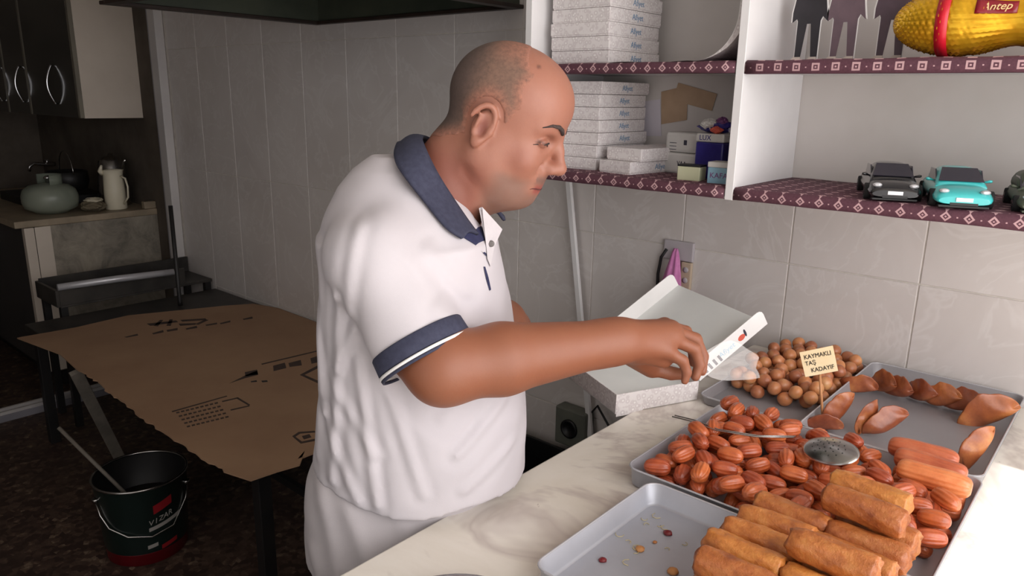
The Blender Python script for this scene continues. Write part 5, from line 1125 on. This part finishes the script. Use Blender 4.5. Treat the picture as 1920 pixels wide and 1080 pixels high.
for i in range(61):
    for j in range(W_+1):
        f = j/W_; p = ci[i]*(1-f)+co[i]*f; up = .006*math.sin(PI*min(f*1.15, 1))+(.004 if 0 else 0); q = p+np.array([-.25, 0, 1])*up; V_.append(wl(q))
for i in range(60):
    for j in range(W_): Fc.append((i*(W_+1)+j, (i+1)*(W_+1)+j, (i+1)*(W_+1)+j+1, i*(W_+1)+j+1))
cl_ = MB().add(V_, Fc, True).build('collar', MT['navy'], shirt); md = cl_.modifiers.new('s', 'SOLIDIFY'); md.thickness = .005; md.offset = 0
lab(cl_, 'navy knitted collar'); 
# placket pieces laid on the shirt front
def onshirt(px, py, lift, Dd=1.12):
    r = Vector(ray(px, py)).normalized(); hit = bv.ray_cast(Vector(CAM), r); p = hit[0] if hit[0] is not None else Vector(atD(px, py, Dd)); n = hit[1] if hit[0] is not None else -r
    if n.dot(r) > 0: n = -n
    return p-r*lift-Vector(PO)
def decal(name, pts, m, lift, th=.0016):
    P = [onshirt(x, y, lift) for x, y in pts]; P2 = [onshirt(x, y, lift-th) for x, y in pts]; n = len(P)
    return MB().add([tuple(p) for p in P]+[tuple(p) for p in P2], [tuple(range(n)), tuple(range(2*n-1, n-1, -1))]+[(i, (i+1) % n, n+(i+1) % n, n+i) for i in range(n)]).build(name, m, shirt)
decal('inner_placket', [(868, 444), (880, 432), (902, 424), (912, 446), (916, 484), (908, 476), (888, 456)], MT['navyin'], .004)
decal('placket_flap', [(898, 390), (904, 388), (926, 412), (942, 430), (930, 447), (927, 462), (920, 500), (914, 486), (911, 455), (903, 420)], MT['flap'], .006)
decal('placket_slit', [(907, 500), (910, 500), (916, 520), (921, 543), (918, 545), (912, 524)], MT['navyin'], .0022)
for (x, y) in ((924, 428), (921, 457)):
    p = onshirt(x, y, .0105); n = Vector(-ray(x, y)).normalized(); o = MB().lathe([(.0045, 0), (.005, .001), (.0035, .0018), (.001, .0012)], n=16).build('button', MT['button'], shirt); o.matrix_local = Matrix.Translation(p) @ n.to_track_quat('Z', 'Y').to_matrix().to_4x4()
# ---- trousers and shoes
Tf = Field((-.29, -.22, .06), (.12, .22, 1.0), .006)
A(loft([(.78, -.100, .155, .165), (.84, -.098, .158, .170), (.90, -.090, .163, .170), (.95, -.080, .166, .168), (.99, -.070, .160, .165)], .80, .985), .01, 'add', Tf)
for s in (1, -1): A(cone((-.105, s*.080, .84), (-.095, s*.09, .48), .100, .072), .03, 'add', Tf); A(cone((-.095, s*.09, .48), (-.11, s*.095, .10), .070, .062), .02, 'add', Tf)
sl_, (X, Y, Z) = Tf.blk(Tf.lo, Tf.lo+Tf.h*Tf.n)
for (p, q, am) in (((-.20, .97), (-.13, .72), .006), ((-.15, .96), (-.06, .74), .006), ((-.07, .95), (.0, .8), .004), ((-.22, .86), (-.16, .7), .005)):
    L2 = (q[0]-p[0])**2+(q[1]-p[1])**2; t = np.clip(((X-p[0])*(q[0]-p[0])+(Z-p[1])*(q[1]-p[1]))/L2, 0, 1); dd_ = np.sqrt((X-p[0]-t*(q[0]-p[0]))**2+(Z-p[1]-t*(q[1]-p[1]))**2); Tf.f[sl_] -= (am*np.exp(-(dd_/.014)**2)*np.clip(Y/.05, 0, 1)).astype(np.float32)
Tf.f[sl_] += (.002*np.sin(Z*40+X*30)*np.sin(Y*40+Z*12)).astype(np.float32); Tf.f[sl_] = np.maximum(Tf.f[sl_], np.maximum(.085-Z, Z-.985))
V4, F4 = Tf.mesh(); V4 = sm_mesh(V4, F4, 2, .5); lab(npmesh('trousers', V4, F4, MT['trouser'], pe, np.tile(np.array(lin((190, 183, 185))), (len(V4), 1))), 'loose white cotton trousers')
for s in (1, -1):
    R = []
    for i, (x, w, hh) in enumerate(((-.165, .012, .03), (-.155, .032, .07), (-.12, .038, .10), (-.06, .04, .10), (0, .044, .065), (.06, .045, .05), (.10, .035, .04), (.125, .012, .02))):
        R.append([wl((x, s*.095+w*math.cos(a), max(.003, hh*.5+hh*.5*math.sin(a)))) for a in [2*PI*q/18 for q in range(18)]])
    MB().rings(R).build('shoe', MT['shoe'], pe)
# clear plastic film held in the fingers
t0 = atD(1312, 690, 1.10); fm = thing('plastic_film', 'piece of clear plastic film held in the fingertips', 'plastic film', t0)
cr_ = [(1306, 668, 1.10), (1330, 655, 1.12), (1372, 628, 1.16), (1405, 660, 1.17), (1432, 668, 1.18), (1408, 690, 1.16), (1440, 712, 1.17), (1380, 712, 1.14), (1350, 716, 1.12), (1314, 700, 1.10)]
P = [atD(*q)-t0 for q in cr_]; ctr = sum(P)/len(P)+np.array([.0, -.012, .006]); mb = MB(); rr = random.Random(2)
mid = [tuple((p+ctr)/2+np.array([rr.uniform(-.006, .006), rr.uniform(-.006, .006), rr.uniform(-.006, .006)])) for p in P]; n = len(P)
mb.add([tuple(p) for p in P]+mid+[tuple(ctr)], [(i, (i+1) % n, n+(i+1) % n, n+i) for i in range(n)]+[(n+i, n+(i+1) % n, 2*n) for i in range(n)], False); o = mb.build('film', MT['film'], fm); md = o.modifiers.new('s', 'SUBSURF'); md.levels = 1; md.render_levels = 1; md = o.modifiers.new('t', 'SOLIDIFY'); md.thickness = .0003
